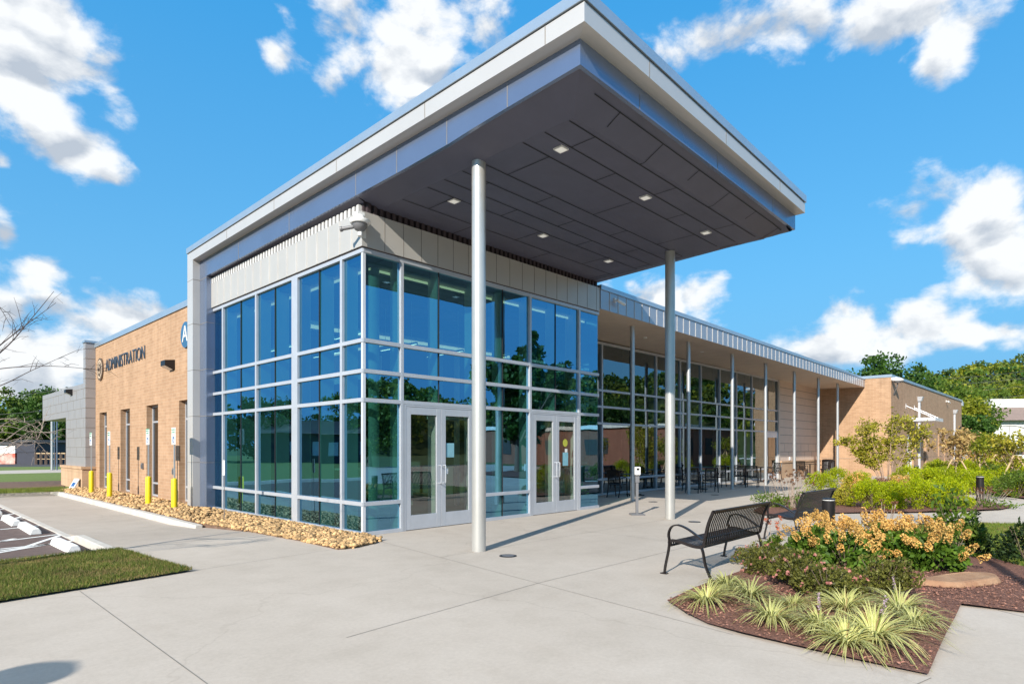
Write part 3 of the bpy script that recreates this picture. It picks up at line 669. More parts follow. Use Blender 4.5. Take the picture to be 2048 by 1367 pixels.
for k, (px, py) in enumerate(((1122, 297), (1291, 394), (1412, 464), (908, 401), (1086, 470), (1217, 521))):
    x, y, _ = on(px, py, 2, ZS); zl = zs(x, y); m = MB(); m.box(x - .085, x + .085, y - .085, y + .085, zl - .022, zl + .02)
    L = obj('soffit_light', m, 'white_plastic', B); m = MB(); m.box(x - .065, x + .065, y - .065, y + .065, zl - .025, zl - .0225); obj('lens', m, 'lamp_face', L)
for x, y in ((.352, -2.781), (6.435, -2.789)):
    m = MB(); m.lathe([(.113, 0), (.113, zs(x, y) + .02)], (x, y), 32); obj('column', m, 'steel', B, smooth=True)
# --- header panels and corrugated trim
hd = MB(); hd.box(-.08, .1, -.08, 7.236, 5.405, 6.05); hd.box(.1, 7.45, -.08, .1, 5.405, 6.05); 
sl = MB()
for y in [6.82, 6.39, 5.94, 5.51, 5.07, 4.64, 4.21, 3.76, 3.34, 2.9, 2.46, 2.02, 1.59, 1.14, .71, .28]: sl.box(-.092, -.078, y - .006, y + .006, 5.41, 6.045)
hd.merge(sl, 1); sl = MB()
for x in [.42, .86, 1.3, 1.73, 2.15, 2.58, 3.01, 3.44, 3.88, 4.31, 4.74, 5.17, 5.6, 6.02, 6.45, 6.88, 7.3]: sl.box(x - .006, x + .006, -.0835, -.078, 5.41, 6.045)
obj('header_panel', hd.merge(sl, 2), ['panel', 'rib', 'joint'], B)
dk = MB(); dk.box(.0, .12, 0, 7.235, 6.05, 6.4); dk.box(.12, 7.44, .0, .12, 6.05, 6.4); dk.box(-.05, 7.44, -.05, 7.236, 5.385, 5.405)
rb = MB()
for y in np.arange(.05, 7.2, .142): rb.box(-.075, -.001, y, y + .075, 6.052, 6.205)
dk.merge(rb)
rb = MB()
for x in np.arange(.05, 7.4, .142): rb.box(x, x + .07, -.06, -.001, 6.052, 6.24)
obj('corrugated_trim', dk.merge(rb, 0), ['dark_shaded_metal', 'rib'], B)  # front ribs match the pale side ribs; canopy shade is painted in as dark metal

# --- glazing of the hall
def curtain(name, axis, caps, joints, span, rows, doors=(), wide=(), plane=0., inward=1, gm='glass', panes=None, skip_rows=()):
    """axis 'x': wall along x at y=plane; 'y': wall along y at x=plane.  returns the frame part"""
    fr = MB(); fn = MB(); jt = MB()
    def bx(m, a, b, d0, d1, z0, z1):
        d0, d1 = sorted((plane + inward * d0, plane + inward * d1))
        if axis == 'x': m.box(a, b, d0, d1, z0, z1)
        else: m.box(d0, d1, a, b, z0, z1)
    H = .036
    for c in caps:
        hw = wide.get(c, H) if wide else H
        bx(fr, c - hw, c + hw, -.045, .03, 0, rows[-1] + .045)
        bx(fn, c - min(hw, .035), c + min(hw, .035), .03, .32, 0, rows[-1])
    for c in joints:
        bx(jt, c - .009, c + .009, -.006, .01, 0, rows[-1]); bx(fn, c - .035, c + .035, .02, .32, 0, rows[-1])
    def rails(zc, h, a, b):
        pts = sorted([a] + [c for c in caps if a < c < b] + [b])
        for p, q in zip(pts[:-1], pts[1:]):
            hp = (wide.get(p, H) if wide else H) if p in caps else 0; hq = (wide.get(q, H) if wide else H) if q in caps else 0
            dd = [d for d in doors if d[0] < (p + q) / 2 < d[1]]
            if dd and zc < 2.3: continue
            bx(fr, p + hp, q - hq, -.043, .028, zc - h / 2, zc + h / 2); bx(fn, p + hp, q - hq, .03, .14, zc - .025, zc + .025)
    for i, z in enumerate(rows):
        if i == 0: rails(.035, .07, *span)
        elif i == len(rows) - 1: rails(z, .085, *span)
        else: rails(z, .075, *span)
    F = obj(name, fr, 'alu', B, bevel=.004)
    obj('fin', fn, 'fin', F); 
    if joints: obj('silicone_joint', jt, 'black', F)
    cuts = sorted([span[0]] + list(caps) + list(joints) + [span[1]])
    cuts = [c for i, c in enumerate(cuts) if i == 0 or c - cuts[i - 1] > .1]
    for p, q in zip(cuts[:-1], cuts[1:]):
        dd = any(d[0] < (p + q) / 2 < d[1] for d in doors)
        rws = rows if not dd else [z for z in rows if z > 2.3]
        for z0, z1 in zip(rws[:-1], rws[1:]):
            m = MB(); t1, t2 = random.uniform(-.004, .004), random.uniform(-.004, .004)
            def P(u, z, k): 
                d = plane + inward * (.012 + k); return (u, d, z) if axis == 'x' else (d, u, z)
            m.quad(P(p, z0, t1), P(q, z0, -t1), P(q, z1, t2 - t1), P(p, z1, t1 + t2)); obj('pane', m, gm, F)
    return F
FD = [(.90, 2.82), (4.69, 6.58)]
curtain('front_glazing', 'x', [.86, 2.86, 4.65, 6.60], [1.82, 3.72, 5.64], (-.03, 7.48), ZG, doors=[(.9, 2.82), (4.69, 6.56)], wide={2.86: .04})
curtain('side_glazing', 'y', [.725, 2.63, 4.57, 6.58], [1.64, 3.64, 5.52], (-.03, 7.23), ZG, wide={2.63: .13})
cm = MB(); cm.box(-.03, .03, -.03, .03, 0, 5.39); obj('corner_mullion', cm, 'alu_white', B)
cm = MB(); cm.box(.035, .13, .035, .13, 0, 5.39); obj('corner_post', cm, 'black', B)
m = MB(); m.quad((7.46, .03, 0), (7.46, 2.5, 0), (7.46, 2.5, 5.4), (7.46, .03, 5.4)); obj('return_pane', m, 'glass', B)
# --- double doors
def door(x0, x1, hinge, first=[0]):
    f = MB(); y0, y1 = -.035, .02; z0, z1 = .012, 2.47
    f.box(x0, x0 + .12, y0, y1, z0, z1); f.box(x1 - .12, x1, y0, y1, z0, z1); f.box(x0 + .121, x1 - .121, y0 + .001, y1 - .001, z1 - .15, z1); f.box(x0 + .121, x1 - .121, y0 + .001, y1 - .001, z0, .30)
    D = obj('door', f, 'alu', B, bevel=.004)
    p = MB(); p.quad((x0 + .1, -.008, .28), (x1 - .1, -.008, .28), (x1 - .1, -.006, 2.34), (x0 + .1, -.006, 2.34)); obj('pane', p, 'glass_door', D)
    hx = x1 - .055 if hinge == 'l' else x0 + .055; h = MB()
    h.tube([(hx, y0, .92), (hx, y0 - .07, .92), (hx + (-.0 if hinge == 'l' else 0), y0 - .075, .95), (hx, y0 - .075, 1.25), (hx, y0 - .07, 1.28), (hx, y0, 1.28)], .011, 8)
    obj('handle', h, 'alu', D, smooth=True)
    return D
DL = []
for a, b in ((.905, 2.81), (4.695, 6.555)):
    j = MB(); j.box(a, a + .045, -.04, .06, 0, 2.51); j.box(b - .045, b, -.04, .06, 0, 2.51); j.box(a + .046, b - .046, -.039, .059, 2.475, 2.51); obj('door_frame', j, 'alu', B, bevel=.003)
    mid = (a + b) / 2
    DL.append(door(a + .05, mid - .004, 'l')); DL.append(door(mid + .004, b - .05, 'r'))
def sticker(D, x, z, w, h, mat, rnd=False):
    m = MB()
    if rnd: m.add([(x + w / 2 * math.cos(t), -.0125, z + h / 2 * math.sin(t)) for t in np.linspace(0, 6.283, 20)[:-1]], [tuple(range(19))])
    else: m.box(x - w / 2, x + w / 2, -.013, -.0115, z - h / 2, z + h / 2)
    obj('sticker', m, mat, D)
sticker(DL[1], 2.12, 1.60, .22, .30, 'paper_blue'); sticker(DL[1], 2.02, 1.16, .09, .12, 'white_plastic')
sticker(DL[3], 6.02, 1.78, .20, .20, 'paper_yellow', True); sticker(DL[3], 6.06, 1.58, .10, .09, 'white_plastic'); sticker(DL[3], 6.03, 1.36, .22, .34, 'paper_blue')
# --- wing: soffit, fascia, columns, glazing, siding
XW0, XW1 = 7.47, 34.29
tf = lambda x: (x - XW0) / (XW1 - XW0)
fz = lambda x: lerp(5.475, 5.24, tf(x)); tz = lambda x: lerp(6.005, 5.685, tf(x))
f = MB(); f.hexa([(XW0, -.1, fz(XW0)), (XW1, -.1, fz(XW1)), (XW1, .2, fz(XW1)), (XW0, .2, fz(XW0))], [(XW0, -.1, tz(XW0)), (XW1, -.1, tz(XW1)), (XW1, .2, tz(XW1)), (XW0, .2, tz(XW0))])
wf = f
f = MB(); f.hexa([(XW0 - .01, -.13, tz(XW0) + .003), (XW1, -.13, tz(XW1) + .003), (XW1, .5, tz(XW1) + .003), (XW0 - .01, .5, tz(XW0) + .003)], [(XW0 - .01, -.13, tz(XW0) + .13), (XW1, -.13, tz(XW1) + .13), (XW1, .5, tz(XW1) + .13), (XW0 - .01, .5, tz(XW0) + .13)])
obj('wing_coping', f, 'coping', B)
f = MB(); x = 7.9
while x < 34.2: f.box(x - .010, x + .010, -.113, -.098, fz(x) + .005, tz(x) - .005); x += .425
obj('wing_fascia', wf.merge(f), ['panel_wing', 'panel_band'], B)
f = MB(); f.quad((XW0, .199, fz(XW0) + .004), (XW1, .199, fz(XW1) + .004), (XW1, 2.6, 5.30), (XW0, 2.6, 5.40)); f.quad((XW0, -.1, fz(XW0) - .002), (XW1, -.1, fz(XW1) - .002), (XW1, .22, fz(XW1) - .002), (XW0, .22, fz(XW0) - .002))
obj('wing_soffit', f, 'soffit_light', B)
f = MB(); f.box(XW0, XW1, .25, 12, 5.62, 5.68); obj('wing_roof', f, 'int_dark', B)
for px in (1265, 1377, 1464.5, 1531, 1588.5, 1636.5, 1675):
    x = float(on(px, 895, 1, .55)[0]); m = MB(); m.lathe([(.068, 0), (.068, fz(x) + .03)], (x, .55), 20); obj('column', m, 'steel_thin', B, smooth=True)
for x in (11.9, 16.1, 20.3):
    m = MB(); m.lathe([(.07, 5.40), (.07, 5.45)], (x, 1.2), 14); obj('soffit_light', m, 'white_plastic', B)
ZW = [0, .55, 2.5, 3.08, 3.65, 5.29]
curtain('wing_glazing', 'x', [11.18, 14.83, 16.75, 18.6, 20.45, 22.25, 24.1, 25.9], [9.4, 13.0, 15.75], (7.52, 27.5), ZW, doors=[(26.0, 27.45)], plane=2.5, gm='glass_wing')
f = MB(); f.box(25.94, 26.06, 2.46, 2.56, 0, 2.46); f.box(27.38, 27.5, 2.46, 2.56, 0, 2.46); f.box(26.06, 27.38, 2.461, 2.559, 2.2, 2.46); f.box(26.062, 27.378, 2.47, 2.55, .01, .3)
D = obj('door', f, 'alu_white', B); p = MB(); p.quad((26.06, 2.51, .3), (27.38, 2.51, .3), (27.38, 2.51, 2.2), (26.06, 2.51, 2.2)); obj('pane', p, 'glass_door', D)
f = MB(); f.box(27.5, 27.72, 2.42, 2.75, 0, 5.32); obj('end_post', f, 'panel', B)
f = MB(); f.box(27.72, 34.29, 2.5, 2.8, .93, 5.34); sg = f
f = MB()
for z in (4.96, 4.56, 4.15, 3.68, 3.23, 2.77, 2.35, 1.89, 1.42): f.box(27.73, 34.28, 2.494, 2.503, z, z + .022)
for k, z in enumerate((1.44, 1.0)):
    for x in np.arange(28.6 + k * .6, 34, 1.3): f.box(x, x + .012, 2.4955, 2.503, z + .0, z + .42)
obj('siding', sg.merge(f), ['siding', 'joint'], B)
f = MB(); f.box(27.74, 34.28, 2.38, 2.8, 0, .84); f.box(27.73, 34.28, 2.33, 2.8, .84, .93); obj('stone_ledge', f, 'sandstone', B)
# --- brick block at the right
XB, YB, XE = 34.3, -1.45, 60.4
f = MB(); zt = 5.74
slots = [(48.95, 49.5), (51.6, 52.15)]; dr = (38.5, 40.4)
f.box(XB, XB + .3, YB, 12, -.2, zt)
e = XB + .3
for a, b, h, sill in [(dr[0], dr[1], 2.5, 0), (43.6, 44.6, 2.9, .35), (slots[0][0], slots[0][1], 2.97, .35), (slots[1][0], slots[1][1], 2.97, .35), (XE, XE, 0, 0)]:
    f.box(e, a, YB, YB + .3, -.2, zt)
    if a != b:
        f.box(a, b, YB, YB + .3, h, zt)
        if sill: f.box(a, b, YB, YB + .3, -.2, sill)
    e = b
f.box(XE - .3, XE, YB + .3, 12, -.2, zt)
obj('brick_block', f, 'brick', B)
f = MB(); f.box(XB - .03, XE + .3, YB - .05, YB + .5, zt + .002, zt + .16); f.box(XB - .03, XB + .5, YB + .5, 12, zt + .002, zt + .16); f.box(XE - .05, XE + .5, YB - .1, YB + .3, zt - .35, zt); obj('block_coping', f, 'coping', B)
f = MB(); f.box(XB + .3, XE - .3, YB + .3, 12, 5.3, 5.5); obj('block_roof', f, 'int_dark', B)
f = MB(); f.box(XB - .006, XB + .01, YB - .006, 2.3, 1.0, 1.02); f.box(XB, XE, YB - .006, YB + .01, 1.0, 1.02); obj('brick_course', f, 'joint', B)
for a, b in slots + [(43.6, 44.6)]:
    f = MB(); f.box(a, a + .05, YB + .18, YB + .24, .36, 2.9); f.box(b - .05, b, YB + .18, YB + .24, .36, 2.9); f.box(a, b, YB + .2, YB + .23, .36, .42)
    w = obj('window', f, 'alu', B); p = MB(); p.quad((a, YB + .21, .36), (b, YB + .21, .36), (b, YB + .21, 2.97), (a, YB + .21, 2.97)); obj('pane', p, 'glass_dark', w)
f = MB(); f.box(dr[0], dr[0] + .1, YB + .1, YB + .2, 0, 2.5); f.box(dr[1] - .1, dr[1], YB + .1, YB + .2, 0, 2.5); f.box(dr[0] + .9, dr[0] + 1.0, YB + .1, YB + .2, 0, 2.5); f.box(dr[0] + .1, dr[1] - .1, YB + .11, YB + .19, 2.3, 2.5)
D = obj('door', f, 'alu_white', B); p = MB(); p.quad((dr[0], YB + .15, 0), (dr[1], YB + .15, 0), (dr[1], YB + .15, 2.4), (dr[0], YB + .15, 2.4)); obj('pane', p, 'glass_dark', D)
f = MB(); f.box(38.0, 40.7, -3.0, YB, 3.30, 3.50); obj('door_canopy', f, 'alu_white', B)
for x in (38.1, 40.6):
    f = MB(); f.tube([(x, YB, 4.28), (x, -2.85, 3.5)], .022, 8); f.box(x - .03, x + .03, YB - .02, YB, 4.1, 4.42); obj('tie_rod', f, 'alu_white', B)
for x, z in ((41.8, 5.05), (56.1, 4.82)):
    f = MB(); f.hexa([(x - .16, YB - .2, z - .3), (x + .16, YB - .2, z - .3), (x + .16, YB, z - .3), (x - .16, YB, z - .3)], [(x - .22, YB - .3, z), (x + .22, YB - .3, z), (x + .22, YB, z), (x - .22, YB, z)]); f.box(x - .06, x + .06, YB - .14, YB - .01, 0, z - .3)
    obj('downspout', f, 'alu', B)
# --- interior
f = MB(); f.box(.14, 7.46, .14, 8.9, -.01, .006); f.box(7.46, 27.6, 2.6, 8.9, -.01, .006); obj('interior_floor', f, 'int_floor', B)
f = MB(); f.box(.1, 7.45, .24, 9, 5.22, 5.36); f.box(7.45, 27.7, 2.72, 9, 5.31, 5.4); obj('interior_ceiling', f, 'ceil', B)
f = MB(); f.box(.3, 27.7, 9.0, 9.1, 0, 5.4); f.box(27.55, 27.68, 2.8, 9.0, 0, 5.4); f.box(.11, .2, 7.26, 8.1, 0, 5.2); f.box(.2, 3.2, 7.26, 7.36, 0, 5.2); f.box(7.6, 7.7, 5.6, 9, 0, 3.0); f.box(14, 14.1, 5, 9, 0, 5.3); f.box(20.4, 20.5, 6, 9, 0, 5.3)
obj('interior_wall', f, 'int_mid', B)
f = MB(); f.box(.3, 7.4, 3.3, 3.42, 4.42, 4.62); f.box(3.3, 3.42, 3.43, 8.9, 4.42, 4.62); f.box(2.2, 2.32, 3.31, 3.41, 0, 4.41); f.box(5.2, 5.32, 3.31, 3.41, 0, 4.41); f.box(4.2, 7.2, 3.32, 3.40, 2.44, 2.52); f.box(.6, 2.1, 3.32, 3.4, 2.44, 2.52)
IB = obj('interior_beam', f, 'int_white', B)
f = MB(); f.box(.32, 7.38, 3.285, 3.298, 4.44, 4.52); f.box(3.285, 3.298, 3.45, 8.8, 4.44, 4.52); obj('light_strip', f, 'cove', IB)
f = MB(); f.box(.40, 7.40, .40, .44, 5.15, 5.19); f.box(.40, .44, .45, 7.2, 5.15, 5.19); obj('glowing_trim', f, 'cove', B)  # perimeter trim, no lamp; the sun falling on it is put in as emission
for x, y, r in ((.52, .46, .12), (6.9, .55, .12), (5.6, 4.6, .14), (.6, 6.7, .12)):
    f = MB(); f.lathe([(r, 0), (r, 5.21)], (x, y), 20); obj('interior_column', f, 'int_white', B, smooth=True)
for x, y, z in ((1.3, 1.8, 4.25), (2.7, 1.9, 4.15), (4.2, 1.9, 4.15), (5.7, 1.8, 4.15), (2.6, 5.2, 4.3), (1.2, 5.0, 4.3)):
    f = MB(); f.box(x - .03, x + .03, y, y + 1.5, z, z + .05); f.tube([(x, y + .2, z + .05), (x, y + .2, 5.22)], .004, 5); f.tube([(x, y + 1.3, z + .05), (x, y + 1.3, 5.22)], .004, 5)
    L = obj('pendant_lamp', f, 'fin', B); f = MB(); f.box(x - .025, x + .025, y + .02, y + 1.48, z - .004, z - .001); obj('diffuser', f, 'led', L)
f = MB(); f.box(2.4, 4.4, 4.3, 4.9, 0, 1.05); f.box(2.3, 4.5, 4.2, 5.0, 1.05, 1.10); obj('reception_desk', f, 'int_white', B)
for y0, y1 in ((1.0, 1.9), (2.9, 3.5), (4.7, 5.5)):
    f = MB(); f.box(.45, .95, y0, y1, .01, .45); obj('lobby_seat', f, 'int_mid', B, bevel=.03)
for i, (y, z) in enumerate(((6.1, 3.9), (5.0, 3.95), (4.1, 3.7))):
    f = MB(); f.box(2.96, 3.0, y - .3, y + .3, z - .4, z + .4); obj('acoustic_panel', f, 'int_white', B)

# ------------------------------------------------------------------ signs, lamps and cameras fixed to the building
def mw_left(y, z, x=-.15): return frame_at((x, y, z), (0, -1, 0), (0, 0, 1))
sg = empty('wall_lettering', 'dark blue raised letters ADMINISTRATION on the tan brick wall', 'sign', (-.15, 15.2, 4.78))
t = text_mesh('letters', 'ADMINISTRATION', .66, 'blue_dark', None, mw_left(15.21, 4.78, -.17), .012, 'CENTER', 1.0, -.010)
ws = [v.co.y for v in t.data.vertices]; k = 4.9 / (max(ws) - min(ws))
for v in t.data.vertices: v.co.y = 15.16 + (v.co.y - (max(ws) + min(ws)) / 2) * k
for v in t.data.vertices: v.co -= Vector((-.15, 15.2, 4.78))
t.parent = sg
def disc(m, r, d0, d1, y, z, n=40, mi=0, r0=0):  # disc or ring on the left wall
    a = [2 * math.pi * i / n for i in range(n)]
    if not r0:
        return m.hexa([(-.15 - d0, y + r * math.cos(t), z + r * math.sin(t)) for t in a], [(-.15 - d1, y + r * math.cos(t), z + r * math.sin(t)) for t in a], mi)
    vs = [(-.15 - d, y + q * math.cos(t), z + q * math.sin(t)) for q in (r0, r) for d in (d0, d1) for t in a]
    fs = []
    for i in range(n):
        j = (i + 1) % n; fs += [(i, j, n + j, n + i), (2 * n + i, 3 * n + i, 3 * n + j, 2 * n + j), (n + i, n + j, 3 * n + j, 3 * n + i)]
    return m.add(vs, fs, mi)
lg = empty('round_sign', 'round bronze and tan emblem with an S left of the wall letters', 'sign', (0, 0, 0))
m = MB(); disc(m, .44, 0, .05, 18.40, 4.74); obj('backing', m, 'bronze', lg)
m = MB(); disc(m, .365, .05, .058, 18.40, 4.74, r0=.29); obj('ring', m, 'logo_tan', lg)
text_mesh('letter', 'S', .62, 'logo_tan', lg, mw_left(18.40, 4.76, -.2), .012)
lg = empty('round_sign', 'round blue disc sign with a white letter A on the brick beside the grey frame', 'sign', (0, 0, 0))
m = MB(); disc(m, .37, 0, .05, 8.86, 4.88); obj('backing', m, 'sign_blue', lg)
text_mesh('letter', 'A', .66, 'white_plastic', lg, mw_left(8.86, 4.88, -.2), .012)
def wallpack(x, y, z, label, ry, s=1.):
    t = empty('wall_lamp', label, 'wall lamp', (x, y, z), ry, 'wedge wall lamps')
    m = MB(); m.add([(-.02 * s, -.17 * s, -.13 * s), (-.02 * s, .17 * s, -.13 * s), (0, .17 * s, .13 * s), (0, -.17 * s, .13 * s), (-.24 * s, -.17 * s, .10 * s), (-.24 * s, .17 * s, .10 * s), (-.24 * s, .17 * s, -.03 * s), (-.24 * s, -.17 * s, -.03 * s)],
          [(0, 1, 2, 3), (3, 2, 5, 4), (4, 5, 6, 7), (0, 3, 4, 7), (1, 6, 5, 2)]); m.box(-.002, .02, -.17 * s, .17 * s, -.13 * s, .13 * s)
    obj('housing', m, 'black_metal', t)
    m = MB(); m.add([(-.235 * s, -.145 * s, -.034 * s), (-.235 * s, .145 * s, -.034 * s), (-.04 * s, .145 * s, -.128 * s), (-.04 * s, -.145 * s, -.128 * s)], [(0, 1, 2, 3)]); obj('lens', m, 'lens', t)
    return t
wallpack(-.15, 10.05, 4.12, 'black wedge wall lamp with pale lens on the brick near the grey frame', 0, 1.15)
wallpack(-.49, 21.7, 4.02, 'small black wall lamp on the grey panels of the far overhang', 0, 1.0)
wallpack(59.2, -1.45, 3.4, 'small dark wall lamp at the far end of the long shaded brick wall', R(90), .9)
# cameras
t = empty('security_camera', 'white multi lens security camera at the glass corner under the canopy', 'security camera', (-.10, -.10, 5.72))
m = MB(); m.lathe([(.17, .02), (.19, .05), (.19, .08), (.10, .11), (.08, .17)], (-.10, -.10), 24); m.box(-.17, -.02, -.13, .0, .10, .24); obj('housing', m, 'white_plastic', t, smooth=True)
m = MB(); m.lathe([(.03, -.115), (.09, -.09), (.13, -.03), (.14, .02)], (-.10, -.10), 24); obj('dome', m, 'grey_plastic', t, smooth=True)
m = MB(); m.tube([(-.16, .0, -.02), (-.31, .16, -.06)], .035, 10); m.tube([(-.31, .16, -.06), (-.335, .19, -.068)], .048, 10); obj('side_lens', m, 'grey_plastic', t, smooth=True)
m = MB(); m.tube([(-.08, -.09, -.09), (-.10, -.10, -.20)], .04, 10); m.box(.0, .10, .008, .024, -.17, .16); obj('bracket', m, 'white_plastic', t)
def bullet(loc, rz, label, s=1.):
    t = empty('security_camera', label, 'security camera', loc, rz)
    m = MB(); m.box(-.05 * s, .05 * s, -.03 * s, 0, -.06 * s, .06 * s); m.tube([(0, -.03 * s, 0), (0, -.12 * s, -.02 * s)], .02 * s, 8); obj('bracket', m, 'white_plastic', t)
    m = MB(); m.tube([(-.08 * s, -.14 * s, -.03 * s), (.26 * s, -.16 * s, -.10 * s)], .042 * s, 12); obj('housing', m, 'white_plastic', t, smooth=True)
    return t
bullet((8.15, -.1, 5.82), 0, 'white bullet security camera on the grey wing fascia beside the canopy', 1.0)
bullet((52.5, -1.45, 5.35), 0, 'small white camera high on the shaded brick wall under its coping', 1.3)
t = empty('security_camera', 'white round security camera with cable at the top corner of the brick block', 'security camera', (34.45, -1.45, 5.50))
m = MB(); m.lathe([(.25, -.02), (.30, .03), (.30, .10), (.10, .2)], (0, -.3), 20); m.box(-.12, .12, -.3, 0, .08, .22); obj('housing', m, 'white_plastic', t, smooth=True)
m = MB(); m.tube([(.05, -.3, -.02), (.1, -.25, -.3), (.35, -.03, -.7)], .03, 6); obj('cable', m, 'grey_plastic', t)
m = MB(); m.lathe([(.16, -.10), (.2, -.02)], (0, -.3), 16); obj('dome', m, 'grey_plastic', t, smooth=True)
# small wall fittings
for i, (p, lab) in enumerate((((-.15, 12.95, 1.05), 'small metal outlet box low on the brick wall left of a slot window'), ((-.15, 9.9, .95), 'metal hose tap cover low on the brick between two sign posts'))):
    t = empty('outlet_box', lab, 'outlet', p); m = MB(); m.box(-.05, .0, -.06, .06, -.1, .1); m.box(-.07, -.05, -.04, .04, -.07, .05); obj('cover', m, 'grey_plastic', t)
t = empty('outlet_box', 'white outlet box on the tan siding above the stone ledge', 'outlet', (29.3, 2.49, 1.05)); m = MB(); m.box(-.07, .07, -.06, 0, -.09, .09); obj('cover', m, 'white_plastic', t)

# ------------------------------------------------------------------ parking signs on yellow bollards, wheel stops
def sign_post(x, y, label, green):
    z0 = zf(y) * .2; t = empty('parking_sign', label, 'parking sign', (x, y, z0), 0, 'accessible parking signs on yellow bollards')
    m = MB(); m.lathe([(.075, -.1), (.075, .82), (.065, .855), (.03, .875)], (0, 0), 20); obj('bollard', m, 'yellow', t, smooth=True)
    m = MB(); m.box(-.012, .012, -.03, .03, .87, 2.2); obj('post', m, 'steel_thin', t)
    m = MB(); m.box(-.024, -.014, -.15, .15, 1.76, 2.21); P = obj('sign_plate', m, 'white_plastic', t, bevel=.004)
    m = MB(); m.box(-.0265, -.0245, -.075, .075, 1.82, 1.97); obj('blue_square', m, 'blue_paint', P)
    m = MB()                                     # wheelchair symbol
    m.tube([(-.028, .0 + .035 * math.cos(a), 1.87 + .035 * math.sin(a)) for a in np.linspace(.9, 6.0, 14)], .006, 5); m.tube([(-.028, .01, 1.935), (-.028, .008, 1.885), (-.028, -.03, 1.88), (-.028, -.045, 1.84)], .008, 5)
    m.lathe([(.0, 1.945), (.012, 1.95), (.0, 1.965)], (-.028, .012), 8); obj('symbol', m, 'white_plastic', P)
    text_mesh('lettering', 'RESERVED', .055, 'green_paint', P, frame_at((-.0255, 0, 2.15), (0, -1, 0), (0, 0, 1)), .0015); text_mesh('lettering', 'PARKING', .055, 'green_paint', P, frame_at((-.0255, 0, 2.08), (0, -1, 0), (0, 0, 1)), .0015)
    if green: m = MB(); m.box(-.0262, -.0246, -.15, .15, 2.19, 2.21); m.box(-.0262, -.0246, -.15, .15, 2.02, 2.03); obj('green_band', m, 'green_paint', P)
    return t
sign_post(-.86, 7.64, 'yellow bollard sign post nearest the grey frame, beside the first slot window', 0)
sign_post(-.99, 9.37, 'yellow bollard sign post with green topped plate in front of the second slot window', 1)
sign_post(-1.05, 13.2, 'yellow bollard sign post beside the last slot window near the tower', 0)
sign_post(-1.05, 15.6, 'yellow bollard sign post in front of the sandstone base of the tower', 1)
def wheel_stop(a, b, label):
    p = Vector((*ga(*a), 0)); q = Vector((*ga(*b), 0)); d = (q - p); L = d.length; t = empty('wheel_stop', label, 'wheel stop', (p.x, p.y, -.125), math.atan2(d.y, d.x), 'white parking blocks')
    m = MB(); pr = [(-.10, 0), (-.085, .07), (-.05, .125), (.05, .125), (.085, .07), (.10, 0)]
    m.hexa([(0, y, z) for y, z in pr], [(L, y, z) for y, z in pr]); obj('block', m, 'paint_white', t, bevel=.012)
    return t
wheel_stop((149, 1104), (113, 1087), 'white concrete wheel stop nearest the corner lawn')
wheel_stop((72, 1068), (46, 1053), 'white concrete wheel stop second from the corner lawn')
wheel_stop((34, 1051), (12, 1038), 'white concrete wheel stop third from the corner lawn')
wheel_stop((-4, 1029), (-24, 1019), 'white concrete wheel stop cut by the photo edge')
t = empty('marker_rod', 'thin dark marker rod with a white tag standing in the river rocks', 'marker rod', (*g(448.5, 1046), 0))
m = MB(); m.tube([(0, 0, -.05), (.0, 0, 1.35)], .007, 6); obj('rod', m, 'grey_plastic', t)
m = MB(); m.box(-.012, -.006, -.05, .05, 1.05, 1.38); obj('tag', m, 'white_plastic', t)
t = empty('yard_sign', 'small white and blue plate leaning on the sandstone base', 'yard sign', (-.72, 19.55, .0), R(12))
m = MB(); m.hexa([(-.22, -.2, .0), (-.18, -.2, .0), (-.18, .2, .0), (-.22, .2, .0)], [(.0, -.2, .42), (.04, -.2, .42), (.04, .2, .42), (.0, .2, .42)]); obj('plate', m, 'white_plastic', t)
m = MB(); m.hexa([(-.17, -.12, .12), (-.16, -.12, .12), (-.16, .12, .12), (-.17, .12, .12)], [(-.09, -.12, .27), (-.08, -.12, .27), (-.08, .12, .27), (-.09, .12, .27)]); obj('blue_print', m, 'blue_paint', t)

